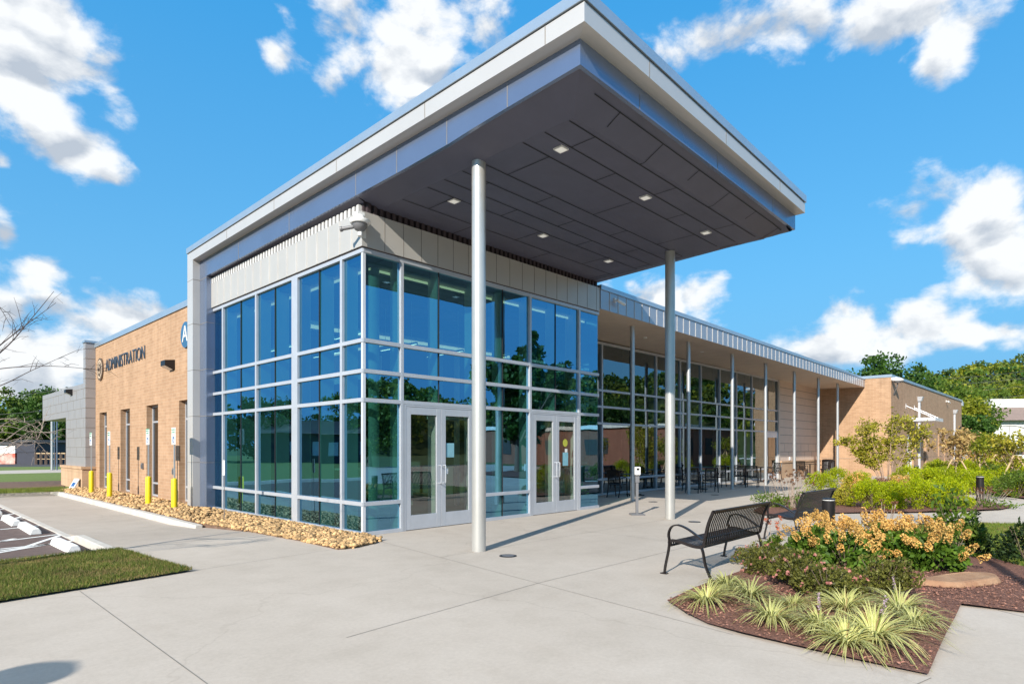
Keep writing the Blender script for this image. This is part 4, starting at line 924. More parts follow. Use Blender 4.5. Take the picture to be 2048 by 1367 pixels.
# ------------------------------------------------------------------ benches, cafe chairs and tables, bins
def smooth_path(P, n=5):
    P = [np.array(p, float) for p in P]; out = []
    for i in range(len(P) - 1):
        p0, p1, p2, p3 = P[max(i - 1, 0)], P[i], P[i + 1], P[min(i + 2, len(P) - 1)]
        for k in range(n):
            t = k / n; out.append(.5 * (2 * p1 + (p2 - p0) * t + (2 * p0 - 5 * p1 + 4 * p2 - p3) * t * t + (3 * p1 - p0 - 3 * p2 + p3) * t ** 3))
    return out + [P[-1]]
def make_bench(loc, label, L=1.78):
    t = empty('park_bench', label, 'bench', loc, 0, 'black slatted metal benches')
    seat = smooth_path([(-.005, .385), (.0, .425), (-.04, .445), (-.16, .440), (-.32, .405), (-.43, .400)]); back = smooth_path([(-.43, .400), (-.475, .435), (-.50, .55), (-.535, .70), (-.60, .86)])
    for nm, pr in (('seat', seat), ('backrest', back)):
        m = MB(); n = 31
        for i in range(n): m.bar([(.05 + (L - .1) * i / (n - 1), y, z) for y, z in pr], .028, .006, (1, 0, 0))
        rails = ((seat[0], .016), (seat[-1], .014)) if nm == 'seat' else ((back[-1], .022), (back[9], .010))
        for (y, z), r in rails: m.tube([(.0, y, z - .008), (L, y, z - .008)], r, 8)
        if nm == 'backrest': m.box(.0, L, back[-1][0] - .035, back[-1][0] + .012, back[-1][1] - .01, back[-1][1] + .014)
        obj(nm, m, 'bench_metal', t)
    for x in (0, L):
        m = MB(); fp = smooth_path([(.07, .012), (.055, .12), (.015, .30), (.0, .43), (.01, .53), (-.03, .62), (-.12, .655), (-.25, .62), (-.40, .535), (-.47, .50), (-.515, .56)])
        m.bar([(x, y, z) for y, z in fp], .045, .018, (1, 0, 0)); m.box(x - .03, x + .03, .03, .12, 0, .012); obj('armrest_leg', m, 'bench_metal', t)
        m = MB(); lp = smooth_path([(-.43, .42), (-.465, .35), (-.50, .18), (-.575, .012)]); m.bar([(x, y, z) for y, z in lp], .045, .018, (1, 0, 0)); m.box(x - .03, x + .03, -.62, -.54, 0, .012); obj('leg', m, 'bench_metal', t)
        m = MB(); m.bar([(x, y, z) for y, z in seat], .014, .04, (1, 0, 0)); m.bar([(x, y, z) for y, z in back], .02, .034, (1, 0, 0)); obj('end_rail', m, 'bench_metal', t)
    return t
make_bench((.83, -5.90, 0), 'near black slatted metal bench with its back to the flower bed')
make_bench((4.80, -5.66, 0), 'far black slatted metal bench behind the tan hydrangeas, beside a bollard light')
def make_chair(label):
    t = empty('cafe_chair', label, 'chair', (0, 0, 0), 0, 'black metal patio chairs')
    m = MB(); sp = smooth_path([(.225, .40), (.22, .435), (.10, .445), (-.12, .43), (-.20, .435)])
    for i in range(10): m.bar([(-.2 + .4 * i / 9, y, z) for y, z in sp], .034, .008, (1, 0, 0))
    m.tube([(-.22, .215, .42), (.22, .215, .42), (.22, -.21, .42), (-.22, -.21, .42), (-.22, .215, .42)], .013, 6); obj('seat', m, 'black_metal', t)
    m = MB(); bp = smooth_path([(-.20, .47), (-.225, .60), (-.24, .72), (-.30, .90)])
    for i in range(9): m.bar([(-.19 + .38 * i / 8, y, z) for y, z in bp], .028, .010, (1, 0, 0))
    for q in (bp[0], bp[-1]): m.tube([(-.22, q[0], q[1]), (.22, q[0], q[1])], .018, 6)
    obj('backrest', m, 'black_metal', t)
    for x in (-.225, .225):
        m = MB(); m.tube([(x, *p) for p in smooth_path([(-.31, .91), (-.245, .72), (-.215, .45), (-.24, .22), (-.31, .0)])], .019, 6); obj('leg', m, 'black_metal', t)
        m = MB(); m.tube([(x, *p) for p in smooth_path([(.27, 0), (.235, .25), (.225, .45), (.235, .60), (.16, .66), (.0, .655), (-.22, .62)])], .018, 6); obj('leg', m, 'black_metal', t)
    return t
chair0 = make_chair('')
def face(p, q): return math.atan2(q[1] - p[1], q[0] - p[0]) - math.pi / 2
CH = [((10.9, 1.65), (12, 1.7), 'black slat chair alone by the glass left of the dispenser stand'), ((15.25, 1.75), (16.4, 2.0), 'black slat chair half hidden by the big right canopy column'),
      ((15.35, .50), (16.4, 1.3), 'black slat chair with its back to the plaza between the first two thin columns'), ((14.5, .75), (16.0, 1.2), 'black chair beside the thin column, seat side on'),
      ((18.2, 1.50), (17.0, 1.4), 'black slat chair close to the third thin column, back upright'), ((19.5, 1.15), (20.6, 1.6), 'black slat chair just right of the third thin column'),
      ((19.0, .40), (20.9, .9), 'black armchair seen from the side on the shaded paving edge'), ((24.4, 1.5), (23.3, 1.7), 'black slat chair beside the glass end post'),
      ((29.6, 1.9), (30.8, 1.9), 'black slat chair seen side on before the stone ledge'), ((31.3, 1.2), (30.9, 1.8), 'black slat chair at the table by the siding wall')]
for i, (p, q, lab) in enumerate(CH):
    if i == 0: chair0.location = (*p, 0); chair0.rotation_euler.z = face(p, q); chair0['label'] = lab
    else: dup(chair0, (*p, 0), face(p, q), lab)
def make_table(label):
    t = empty('cafe_table', label, 'table', (0, 0, 0), 0, 'black metal patio tables')
    m = MB(); m.box(-.45, .45, -.45, .45, .715, .735); obj('tabletop', m, 'black_metal', t, bevel=.008)
    m = MB(); m.lathe([(.035, .03), (.035, .715)], (0, 0), 12); obj('pedestal', m, 'black_metal', t)
    m = MB(); m.box(-.35, .35, -.03, .03, 0, .03); m.box(-.03, .03, -.35, -.031, 0, .03); m.box(-.03, .03, .031, .35, 0, .03); obj('foot', m, 'black_metal', t)
    return t
t0_ = make_table('black patio table behind the sanitiser dispenser stand'); t0_.location = (12.0, 1.65, 0)
for p, lab in (((16.35, 1.45), 'black patio table among chairs beyond the big right column'), ((20.7, 1.45), 'black patio table right of the third thin column'), ((23.2, 1.7), 'black patio table near the end of the glass wall'), ((30.75, 1.85), 'black patio table before the tan siding wall')): dup(t0_, (*p, 0), 0, lab)
t = empty('litter_bin', 'black slatted litter bin against the brick wall under the wing roof', 'litter bin', (33.3, 1.6, 0))
m = MB(); m.lathe([(.30, .04), (.31, .86)], (0, 0), 20); obj('liner', m, 'grey_plastic', t, smooth=True)
m = MB()
for k in range(28):
    a = 2 * math.pi * k / 28; c, s_ = math.cos(a), math.sin(a); m.bar([(.33 * c, .33 * s_, .03), (.35 * c, .35 * s_, .5), (.36 * c, .36 * s_, .88)], .04, .008, (-s_, c, 0))
obj('slats', m, 'black_metal', t)
m = MB(); m.lathe([(.37, .86), (.38, .9), (.30, .96), (.14, .97), (.14, .93)], (0, 0), 24); obj('lid', m, 'black_metal', t, smooth=True)
t = empty('dispenser_stand', 'grey stand with a white hand sanitiser dispenser on the paving', 'dispenser stand', (6.637, -1.776, 0), R(-44))
m = MB(); m.box(-.17, .17, -.15, .15, 0, .035); obj('base', m, 'grey_plastic', t, bevel=.01)
m = MB(); m.box(-.032, .032, -.02, .03, .035, 1.0); m.box(-.05, .05, -.04, -.021, .80, .97); obj('post', m, 'grey_plastic', t)
m = MB(); m.box(-.066, .066, -.10, .02, .985, 1.185); D = obj('dispenser', m, 'white_plastic', t, bevel=.015)
m = MB(); m.box(-.036, .036, -.102, -.098, 1.10, 1.155); m.box(-.015, .015, -.102, -.098, 1.005, 1.015); obj('window', m, 'black', D)
for p, lab in (((1016, 1111), 'black round floor light set in the paving by the near canopy column'), ((1389, 1043), 'black round floor light in the paving right of the far canopy column'), ((1306, 1003), 'black round floor light in the paving behind the dispenser stand'), ((1430, 989), 'black round floor light in the shaded paving by the patio chairs')):
    t = empty('floor_light', lab, 'floor light', (*g(*p), 0), 0, 'round floor lights in the paving'); m = MB(); m.lathe([(.135, .001), (.135, .006), (.12, .009)], (0, 0), 28); obj('trim_ring', m, 'black_metal', t); m = MB(); m.lathe([(.10, .0092), (.10, .0096)], (0, 0), 24); obj('lens', m, 'grey_plastic', t)
def bollard(x, y, label, h=.78):
    t = empty('bollard_light', label, 'bollard light', (x, y, .02), 0, 'black bollard lights'); m = MB(); m.lathe([(.10, 0), (.10, h - .035)], (0, 0), 24); obj('body', m, 'black_metal', t, smooth=True)
    m = MB(); m.lathe([(.096, h - .035), (.096, h - .02)], (0, 0), 20); obj('lens', m, 'lens', t); m = MB(); m.lathe([(.103, h - .02), (.103, h - .006), (.09, h)], (0, 0), 24); obj('cap', m, 'black_metal', t, smooth=True)
bollard(*at(1657, 10.3)[:2], 'black bollard light with a steel ring beside the far bench'); bollard(*g(1960, 1004), 'black bollard light among low plants at the tip of the middle bed'); bollard(28.6, -3.7, 'distant black bollard light beyond the bright green shrubs')
# tall lamp posts standing outside the picture; only their shadows fall into it
def lamp_post(x, y, h, label, arm):
    t = empty('lamp_post', label, 'lamp post', (x, y, 0)); m = MB(); m.lathe([(.09, 0), (.055, h)] if h > 4 else [(.05, 0), (.045, h)], (0, 0), 14); m.lathe([(.16, 0), (.16, .3), (.12, .33)], (0, 0), 14); obj('pole', m, 'black_metal', t, smooth=True)
    m = MB(); m.lathe([(.045, h), (.075, h + .03), (.06, h + .14), (.01, h + .17)], (0, 0), 14) if arm else m.lathe([(.05, h), (.28, h + .06), (.30, h + .16), (.05, h + .3)], (0, 0), 16); obj('lamp_head', m, 'black_metal', t)
lamp_post(-3.2, -11.45, 8.6, 'tall dark lamp post whose long shadow crosses the right lawn', False)
lamp_post(-10.85, -6.09, 2.72, 'short dark lamp post by the walk whose shadow tip lies on the near paving', False)

# ------------------------------------------------------------------ plants of the front bed
def liriope(seed, n=210, L=.46):
    r = np.random.default_rng(seed); n = int(n * r.uniform(.7, 1.15)); L = L * r.uniform(.9, 1.1); dead = r.random(n) < .1; V = []; F = []; MI = []
    for i in range(n):
        a = r.uniform(0, 6.283); l = L * r.uniform(.65, 1.25); lean = r.uniform(.3, 1.0) ** .6 * 1.05; w = r.uniform(.0045, .008); b0 = np.array([math.cos(a), math.sin(a), 0]) * r.uniform(.0, .05)
        s = np.array([-math.sin(a), math.cos(a), 0]); tw = r.uniform(-.5, .5); s = s * math.cos(tw) + np.array([0, 0, 1]) * math.sin(tw) * .5
        o = len(V); ns = 6
        for k in range(ns + 1):
            t = k / ns; rad = l * lean * (t ** 1.2); z = l * (t * (1.15 - .35 * lean) - .85 * lean * t ** 2.6) ; z = max(z, .005 + .01 * t)
            c = b0 + np.array([math.cos(a) * rad, math.sin(a) * rad, z]); ww = w * (1 - t ** 3) + .0006
            V += [c - s * ww, c - s * ww * .35, c + s * ww * .35, c + s * ww]
        for k in range(ns):
            for q in range(3): F.append((o + k * 4 + q, o + k * 4 + q + 1, o + k * 4 + q + 5, o + k * 4 + q + 4)); MI.append(2 if dead[i] else (0 if q == 1 else 1))
    return np.array(V), np.array(F), MI
LV = [liriope(s) for s in (1, 2, 3, 4, 5)]
meshes = {}
def lir(i, px, py, sc, label, spikes=0):
    x, y = g(px, py, .04); t = empty('lilyturf', label, 'lilyturf', (x, y, .035), i * 1.3, 'variegated lilyturf clumps at the front of the bed'); sc *= .86 + .1 * ((i * 7) % 3 - 1); t.scale = (sc * 1.08, sc * 1.08, sc * .92); t.rotation_euler = (.10 * ((i * 5) % 3 - 1), .10 * ((i * 3) % 3 - 1), i * 1.3)
    k = i % 5
    if k not in meshes: meshes[k] = npmesh('blades', *LV[k][:2], ['blade_green', 'blade_cream', 'grass_dry'], t, LV[k][2]).data
    else: link(bpy.data.objects.new('blades', meshes[k]), t)
    for j in range(spikes):
        a = 2.1 * j + i; m = MB(); rr = .10 + .05 * j; P = [(0, 0, 0), (rr * .5 * math.cos(a), rr * .5 * math.sin(a), .22), (rr * math.cos(a), rr * math.sin(a), .44)]
        m.tube(P, .003, 5); c = np.array([np.array(P[1]) * (1 - u) + np.array(P[2]) * u for u in np.linspace(.25, 1, 46)]) + rng.normal(0, .007, (46, 3)); v, f = leaves(c, .02, .8)
        m.add(v, [tuple(q) for q in f], 1); obj('flower_spike', m, ['blade_green', 'petal_violet'], t)
for i, a in enumerate([(1414, 1206, 1.0, 'striped lilyturf clump at the pointed left end of the bed'), (1498, 1196, 1.0, 'striped lilyturf clump just behind the leftmost one, under the near bench'), (1540, 1243, .95, 'low spreading striped lilyturf clump in the middle of the front edge'),
        (1640, 1262, 1.05, 'striped lilyturf clump with a violet spike, left of the two biggest'), (1692, 1222, .9, 'striped lilyturf clump in the second row before bare mulch'), (1747, 1280, .98, 'big sprawling striped lilyturf clump nearest the bed corner'),
        (1798, 1222, 1.1, 'tall striped lilyturf clump before the flat stone'), (1828, 1254, 1.0, 'big striped lilyturf clump leaning towards the right paving slab'), (1455, 1178, .8, 'small striped lilyturf clump closest to the bench foot'), (1588, 1218, .85, 'striped lilyturf clump in the second row, under the low olive shrubs'), (1690, 1290, .85, 'striped lilyturf clump at the front edge between the violet spike and the biggest clump')]):
    lir(i, *a, spikes=1 if i in (3, 5, 6) else 0)
def shrub_mesh(r, h, n, size, seed, base=.1, flat=.9, asp=.5, clumps=26, cr0=.18, cr1=.36, shell=.62):
    q = np.random.default_rng(seed)
    cc = q.normal(size=(clumps, 3)); cc /= np.linalg.norm(cc, axis=1, keepdims=True); cc[:, 2] = np.abs(cc[:, 2]); cc *= q.uniform(shell, .95, (clumps, 1))
    cr = q.uniform(cr0, cr1, clumps); k = q.integers(0, clumps, n); p = q.normal(size=(n, 3)); p /= np.linalg.norm(p, axis=1, keepdims=True); p = cc[k] + p * (cr[k] * q.uniform(.6, 1.05, n) ** .5)[:, None]
    p[:, 2] = np.maximum(p[:, 2], -.05); p = p * np.array([r, r, h * flat]) + np.array([0, 0, base * h]); p[:, 2] = np.maximum(p[:, 2], .02)
    d = p / np.array([r, r, h]); d = d / np.maximum(np.linalg.norm(d, axis=1, keepdims=True), 1e-6) + .9 * q.normal(size=(n, 3))
    d /= np.linalg.norm(d, axis=1, keepdims=True)
    return leaves(p, size, asp, .25, .4, d)
def stems(m, r, h, n, seed, mi=0, rad=.006):
    q = random.Random(seed)
    for i in range(n):
        a = q.uniform(0, 6.28); rr = q.uniform(.2, .8) * r; m.tube([(0, 0, 0), (rr * .5 * math.cos(a), rr * .5 * math.sin(a), h * .4), (rr * math.cos(a), rr * math.sin(a), h * .85)], [rad, rad * .8, rad * .4], 5, mi)
    return m
PM = {}
def shrub(key, name, label, cat, pos, rz, sc, group, r, h, n, size, mat, seed, **kw):
    t = empty(name, label, cat, (pos[0], pos[1], .03), rz, group); t.scale = (sc, sc, sc)
    if key in PM:
        for nm, me in PM[key]: link(bpy.data.objects.new(nm, me), t)
        return t
    v, f = shrub_mesh(r, h, n, size, seed, **kw); a = npmesh('foliage', v, f, mat, t); b = obj('stems', stems(MB(), r, h, 9, seed), 'bark', t)
    PM[key] = [('foliage', a.data), ('stems', b.data)]
    return t
GR = 'low fine leaved rose shrubs in the front bed'
for i, (px, py, sc, lab) in enumerate([(1545, 1150, .95, 'low olive shrub with fine leaves beside the near bench leg'), (1604, 1180, 1.0, 'low olive shrub in the middle of the bed, left of the bare mulch'), (1655, 1200, .9, 'low olive shrub behind the second row lilyturf'), (1765, 1192, 1.0, 'low olive shrub right of the bare mulch, under the hydrangeas'), (1500, 1128, .6, 'small olive shrub at the back foot of the near bench')]):
    t = shrub('rose%d' % (i % 2), 'rose_shrub', lab, 'shrub', g(px, py), i * 1.1, sc, GR, .40, .42, 3600, .034, 'lf_rose', 11 + i % 2, asp=.6, clumps=40)
    p = rng.normal(size=(26, 3)); p /= np.linalg.norm(p, axis=1, keepdims=True); p[:, 2] = np.abs(p[:, 2]); p = p * np.array([.40, .40, .42]); v, f = leaves(p.repeat(6, 0) + rng.normal(0, .008, (156, 3)), .03, .9); npmesh('blossom', v, f, 'petal_pink', t)
def hydrangea(i, px, py, sc, label, nh=24):
    x, y = g(px, py); t = shrub('hyd%d' % (i % 2), 'hydrangea', label, 'hydrangea', (x, y), i * 2.0, sc, 'hydrangeas with faded tan flower heads', .52, .62, 1500, .10, 'lf_hyd', 31 + i % 2, asp=.6, clumps=30)
    q = np.random.default_rng(50 + i); P = []
    for k in range(nh):
        a = q.uniform(0, 6.283); e = q.uniform(.02, 1.0) ** .9; k_ = q.uniform(.82, 1.2); c = np.array([math.cos(a) * math.cos(e * 1.5) * .56 * k_, math.sin(a) * math.cos(e * 1.5) * .56 * k_, math.sin(e * 1.5) * k_ * .58 + .15])
        n = 95; u = q.uniform(0, 1, n); ph = q.uniform(0, 6.283, n); rr = .064 * np.sqrt(u) * (1.05 - .35 * u) + .012; d = c - np.array([0, 0, .2]); d /= np.linalg.norm(d); d = d + np.array([0, 0, .5]); d /= np.linalg.norm(d)
        s1 = np.cross(d, [.3, .2, 1.]); s1 /= np.linalg.norm(s1); s2 = np.cross(d, s1); ax = .19 * (1 - u) - .03
        P.append(c + d * ax[:, None] + s1 * (rr * np.cos(ph))[:, None] + s2 * (rr * np.sin(ph))[:, None])
    v, f = leaves(np.vstack(P), .030, .95); npmesh('flower_heads', v, f, 'petal_tan', t)
for i, a in enumerate([(1632, 1122, .74, 'tan flowered hydrangea nearest the benches', 30), (1690, 1140, .74, 'tan flowered hydrangea second from the benches, low in front', 26), (1742, 1120, .76, 'tan flowered hydrangea in the middle of the row', 30), (1805, 1132, .78, 'tan flowered hydrangea in front of the tall green bush', 30), (1872, 1142, .78, 'rightmost tan flowered hydrangea next to the open mulch', 27), (1655, 1094, .62, 'small tan flowered hydrangea standing highest behind the others', 18)]): hydrangea(i, *a)
def bush(name, label, px, py, r, h, n, size, mat, seed, grp=None, asp=.5):
    x, y = g(px, py); return shrub(name + str(seed), name, label, 'bush', (x, y), 0, 1, grp, r, h, n, size, mat, seed, asp=asp, flat=1.0)
bush('holly_bush', 'tall loose green bush at the right behind the hydrangeas', 1912, 1112, .36, .92, 850, .085, 'lf_mid', 71)
bush('holly_bush', 'dark green bush just right of the tall loose green bush', 1952, 1112, .20, .42, 420, .075, 'lf_holly', 72)
bush('holly_bush', 'dark glossy bush at the right edge of the lawn', 2052, 1130, .34, .55, 1000, .065, 'lf_holly', 73)
def coneflower(label, pos, n, h, spread, mat, seed, leafy=True, grp='coneflowers gone to seed'):
    t = empty('coneflower', label, 'coneflower', (pos[0], pos[1], .03), 0, grp); q = random.Random(seed); m = MB(); tops = []
    for k in range(n):
        a = q.uniform(0, 6.28); rr = q.uniform(0, spread); hh = h * q.uniform(.7, 1.1); p = (rr * math.cos(a), rr * math.sin(a), hh); m.tube([(p[0] * .3, p[1] * .3, 0), (p[0] * .7, p[1] * .7, hh * .5), p], .005, 5); tops.append(p)
    obj('stems', m, 'twig_pale', t); c = np.array(tops).repeat(26, 0); c = c + rng.normal(0, .016, c.shape); v, f = leaves(c, .028, .8)
    if n > 9: npmesh('flower_heads', v, f, mat, t)
    else:
        for k in range(n): npmesh('flower_head', v[k * 104:(k + 1) * 104], f[:26], mat, t)
    if leafy: v, f = shrub_mesh(spread * 1.1, h * .5, 420, .09, seed, asp=.35); npmesh('foliage', v, f, 'lf_mid', t)
coneflower('coneflowers with orange red heads between the two benches', g(1550, 1112), 5, .58, .16, 'petal_red', 3)
coneflower('dried coneflowers rising behind the hydrangeas before the white path', g(1765, 1078), 12, .62, .4, 'petal_brown', 4)
coneflower('dried coneflower clump at the left tip of the middle bed', g(1585, 1018), 40, .95, .65, 'petal_brown', 5)
coneflower('few tall dried coneflowers close to the paving edge of the middle bed', g(1540, 1014), 8, .85, .4, 'petal_brown', 6)
coneflower('low dried flowers with broad leaves around the bollard light', g(1965, 1014), 30, .5, .75, 'petal_brown', 7)
st = MB(); prof = [(.62 * math.cos(a) * (1 + .12 * math.sin(3 * a)), .26 * math.sin(a) * (1 + .1 * math.cos(2 * a))) for a in np.linspace(0, 6.283, 25)[:-1]]
st.hexa([(x, y, 0) for x, y in prof], [(x * .9, y * .86, .07 + .01 * math.sin(5 * x)) for x, y in prof]); x, y = g(1925, 1169)
tag(obj('flat_stone', st, 'stone', loc=(x, y, .03), bevel=.02), 'flat tan stone lying in the mulch behind the tall lilyturf', 'stone').rotation_euler.z = R(-28)

# ------------------------------------------------------------------ middle and far beds
GS = 'bright yellow green shrub mounds'
SP = [(1640, 985, .8, 'bright green mound at the left end of the middle bed'), (1672, 975, .85, 'bright green mound second from the left in the back row'), (1746, 1018, .85, 'low bright green mound left of the myrtle trunks, by the path'), (1784, 1017, .8, 'low bright green mound next to the path shadow, left of it'),
      (1838, 1018, .85, 'low bright green mound next to the path shadow, right of it'), (1884, 1017, .95, 'bright green mound at the path right of the shadow'), (1855, 985, 1.0, 'bright green mound in the thick of the middle bed'), (1815, 975, .95, 'bright green mound right beside the myrtle tree'), (1895, 985, 1.05, 'bright green mound left of the near bollard light'),
      (1880, 962, 1.15, 'bright green mound at the top of the middle bed'), (1720, 985, .8, 'bright green mound in front of the myrtle trunks'), (1925, 968, 1.15, 'bright green mound behind the near bollard light, left side')]
for i, (px, py, sc, lab) in enumerate(SP): shrub('spi%d' % (i % 3), 'spirea_shrub', lab, 'shrub', g(px, py), i * .9, sc * 1.0, GS, .74, .92, 6200, .054, 'lf_spirea', 81 + i % 3, asp=.42, clumps=75, cr0=.12, cr1=.24, shell=.78)
shrub('mott', 'mottled_shrub', 'brownish mottled shrub behind the far bench', 'shrub', g(1700, 1014), 0, .9, None, .62, .6, 2200, .06, 'lf_myrtle', 91)
shrub('tanb', 'hydrangea', 'tan flowered shrub among the bright green mounds left of the myrtle', 'hydrangea', g(1712, 985), 0, .9, None, .6, .7, 1600, .07, 'petal_tan', 92)
shrub('tanb', 'hydrangea', 'pale tan shrub at the foot of the myrtle tree', 'hydrangea', g(1800, 985), 1.2, .8, None, .6, .7, 1600, .07, 'petal_tan', 92)
shrub('dbr', 'barberry_shrub', 'dark red brown low shrub at the foot of the myrtle trunks', 'shrub', g(1765, 978), 0, .8, None, .6, .55, 1500, .06, 'petal_brown', 93)
GF = 'green shrubs of the far right bed'
FB = [(1950, 985, 'lf_spirea', 1.0, 'olive green shrub at the near left corner of the far bed'), (1995, 990, 'lf_spirea', 1.0, 'yellow green shrub at the kerb of the far bed'), (2036, 996, 'lf_mid', 1.0, 'green shrub of the far bed cut by the photo edge'), (1985, 962, 'lf_mid', 1.1, 'dark green shrub in the middle of the far bed'), (2045, 965, 'lf_spirea', 1.2, 'yellow green shrub at the right photo edge, second row'), (1960, 952, 'lf_spirea', 1.3, 'yellow green shrub under the staked saplings'), (2015, 950, 'lf_yellow', 1.3, 'golden green shrub behind the staked sapling'), (2100, 985, 'lf_mid', 1.2, 'green shrub just beyond the right photo edge')]
for i, (px, py, mt, sc, lab) in enumerate(FB): shrub('far' + mt + str(i % 2), 'far_shrub', lab, 'shrub', g(px, py), i, sc, GF, .85, .85, 4600, .065, mt, 101 + i % 2, asp=.45, clumps=60, cr0=.14, cr1=.26, shell=.75)
for i, (px, lab) in enumerate(((1965, 'tan flowered shrub at the back of the far bed, left one'), (2005, 'tan flowered shrub at the back of the far bed, right one'))): shrub('tanb', 'hydrangea', lab, 'hydrangea', g(px, 938), i, 2.0, None, .6, .7, 1600, .07, 'petal_tan', 92)

# ------------------------------------------------------------------ trees
def grow(m, p, d, l, r, depth, q, tips, mi=0, spread=.55, up=.15, segs=3):
    pts = [Vector(p)]; dd = Vector(d).normalized(); rs = [r]
    for k in range(segs):
        dd = (dd + Vector((q.uniform(-1, 1), q.uniform(-1, 1), q.uniform(-.6, 1))) * .16 + Vector((0, 0, up * .3))).normalized()
        pts.append(pts[-1] + dd * l / segs); rs.append(r * (1 - .38 * (k + 1) / segs))
    m.tube(pts, rs, 6 if r > .02 else 4, mi, cap=False)
    if depth == 0: tips.append((pts[-1], dd)); tips.append((pts[-2], dd)); return
    for k in range(q.choice((2, 3, 3))):
        nd_ = (dd + Vector((q.uniform(-1, 1), q.uniform(-1, 1), q.uniform(-.5, .9))) * spread * 1.3 + Vector((0, 0, up))).normalized()
        grow(m, pts[-1 if k else -2], nd_, l * q.uniform(.62, .85), rs[-1] * .75, depth - 1, q, tips, mi, spread, up, segs)
def tree(name, label, pos, h, cr, mat, seed, leafn=60, lsize=.35, trunk=.22, th=.28, barkm='bark', group=None, crown=(1, 1, .8), nclump=70, fill=.5, asp=.6, rk=.24):
    q = random.Random(seed); qq = np.random.default_rng(seed); t = empty(name, label, 'tree', pos, q.uniform(0, 6), group); m = MB(); tips = []
    m.tube([(0, 0, -.3), (0, 0, h * th * .5), (q.uniform(-.1, .1), q.uniform(-.1, .1), h * th)], [trunk * 1.25, trunk, trunk * .85], 9)
    for k in range(5):
        a = 6.28 * k / 5 + q.uniform(-.4, .4); grow(m, (0, 0, h * th * q.uniform(.75, 1)), (math.cos(a) * .8, math.sin(a) * .8, q.uniform(.5, 1.3)), h * .28, trunk * .5, 2, q, tips, 0, .6, .2)
    obj('trunk', m, barkm, t, smooth=True)
    cz = h * (1 + th) / 2 * .98; hh = h * (1 - th) / 2 * 1.08
    c = qq.normal(size=(nclump, 3)); c /= np.linalg.norm(c, axis=1, keepdims=True); c *= qq.uniform(fill, 1, (nclump, 1)) ** .7
    c = c * np.array([cr * crown[0], cr * crown[1], hh]) + np.array([0, 0, cz]); c = np.vstack([c, np.array([tuple(p) for p, _ in tips])]) if tips else c
    r0 = cr * rk; k = np.repeat(np.arange(len(c)), leafn); rr = qq.uniform(.55, 1.25, len(c))[k] * r0
    p = qq.normal(size=(len(k), 3)); p /= np.linalg.norm(p, axis=1, keepdims=True); p = c[k] + p * (rr * qq.uniform(.35, 1.05, len(k)))[:, None] * np.array([1, 1, .75])
    v, f = leaves(p, lsize, asp, .0, .4); npmesh('crown', v, f, mat, t); return t
# crape myrtle in the middle bed: many bare stems and a loose golden green crown
def myrtle():
    x, y = g(1775, 972); t = empty('crape_myrtle', 'multi stemmed crape myrtle with loose golden green leaves in the middle bed', 'tree', (x, y, .03)); q = random.Random(5); m = MB(); C = []
    ends = [(-1.75, .4, 2.0), (-1.3, -.2, 2.65), (-.6, .5, 2.75), (.1, -.3, 2.95), (.9, .2, 2.9), (1.45, -.4, 2.55), (1.9, .1, 2.1), (.5, .7, 2.6), (-.9, .6, 2.2), (-1.2, .3, 1.5), (-2.0, .6, 1.85)]
    ax = RT; ay = FW
    for i, (u, w, z) in enumerate(ends):
        b = ax * (u * .16) + ay * (w * .15); e = ax * u * .95 + ay * w; mid = b * .4 + e * .42 + np.array([0, 0, z * .55]); tip = e + np.array([0, 0, z])
        sag = z < 2.05 and abs(u) > 1.2
        P = smooth_path([tuple(b), tuple(b + np.array([0, 0, .55]) + (mid - b) * .18 * np.array([1, 1, 0])), tuple(mid + np.array([0, 0, .1])), tuple((mid + tip) / 2 + np.array([0, 0, .28])), tuple(tip)], 5)
        m.tube(P, list(np.linspace(.022, .006, len(P))), 6)
        for k, s in enumerate(np.linspace(.40, 1, 16)):
            j = min(len(P) - 1, int(s * (len(P) - 1))); n = 13 if not sag else 17; C.append(np.array(P[j]) + rng.normal(0, .11 if not sag else .06, (n, 3)))
        for k in range(5):
            j = int(len(P) * q.uniform(.4, .85)); d = np.array([q.uniform(-1, 1), q.uniform(-1, 1), q.uniform(-.1, .8)]) * .55; P2 = [tuple(P[j]), tuple(np.array(P[j]) + d * .5 + np.array([0, 0, .06])), tuple(np.array(P[j]) + d)]; m.tube(P2, [.008, .006, .003], 4)
            for s in np.linspace(.3, 1, 6): C.append(np.array(P[j]) + d * s + rng.normal(0, .075, (8, 3)))
    obj('stems', m, 'bark_pale', t, smooth=True); v, f = leaves(np.vstack(C), .125, .48, -.1, .4); npmesh('crown', v, f, 'lf_myrtle', t)
myrtle()
def sapling(label, pos, h, mat, seed, cr=.9):
    t = tree('sapling', label, pos, h, cr, mat, seed, 13, .13, .035, .36, 'bark_pale', 'staked saplings in the far bed', nclump=30, fill=.2, rk=.5)
    for k in range(3):
        a = 2.1 * k + seed; m = MB(); m.tube([(.85 * math.cos(a), .85 * math.sin(a), -.1), (.06 * math.cos(a), .06 * math.sin(a), 1.35)], .03, 6); obj('stake', m, 'stake', t)
sapling('staked sapling with orange pink leaves in front of the long brick wall', at(1912, 27)[:2] + (0,), 2.5, 'lf_autumn', 3, .55)
sapling('staked sapling with green leaves just right of the brick block', at(1958, 30)[:2] + (0,), 2.4, 'lf_yellow', 4, .8)
sapling('staked sapling with olive leaves near the right photo edge', at(2030, 24)[:2] + (0,), 2.3, 'lf_myrtle', 5, .75)
sapling('staked sapling with yellow green leaves before the white building', at(1995, 36)[:2] + (0,), 2.5, 'lf_yellow', 6, .9)
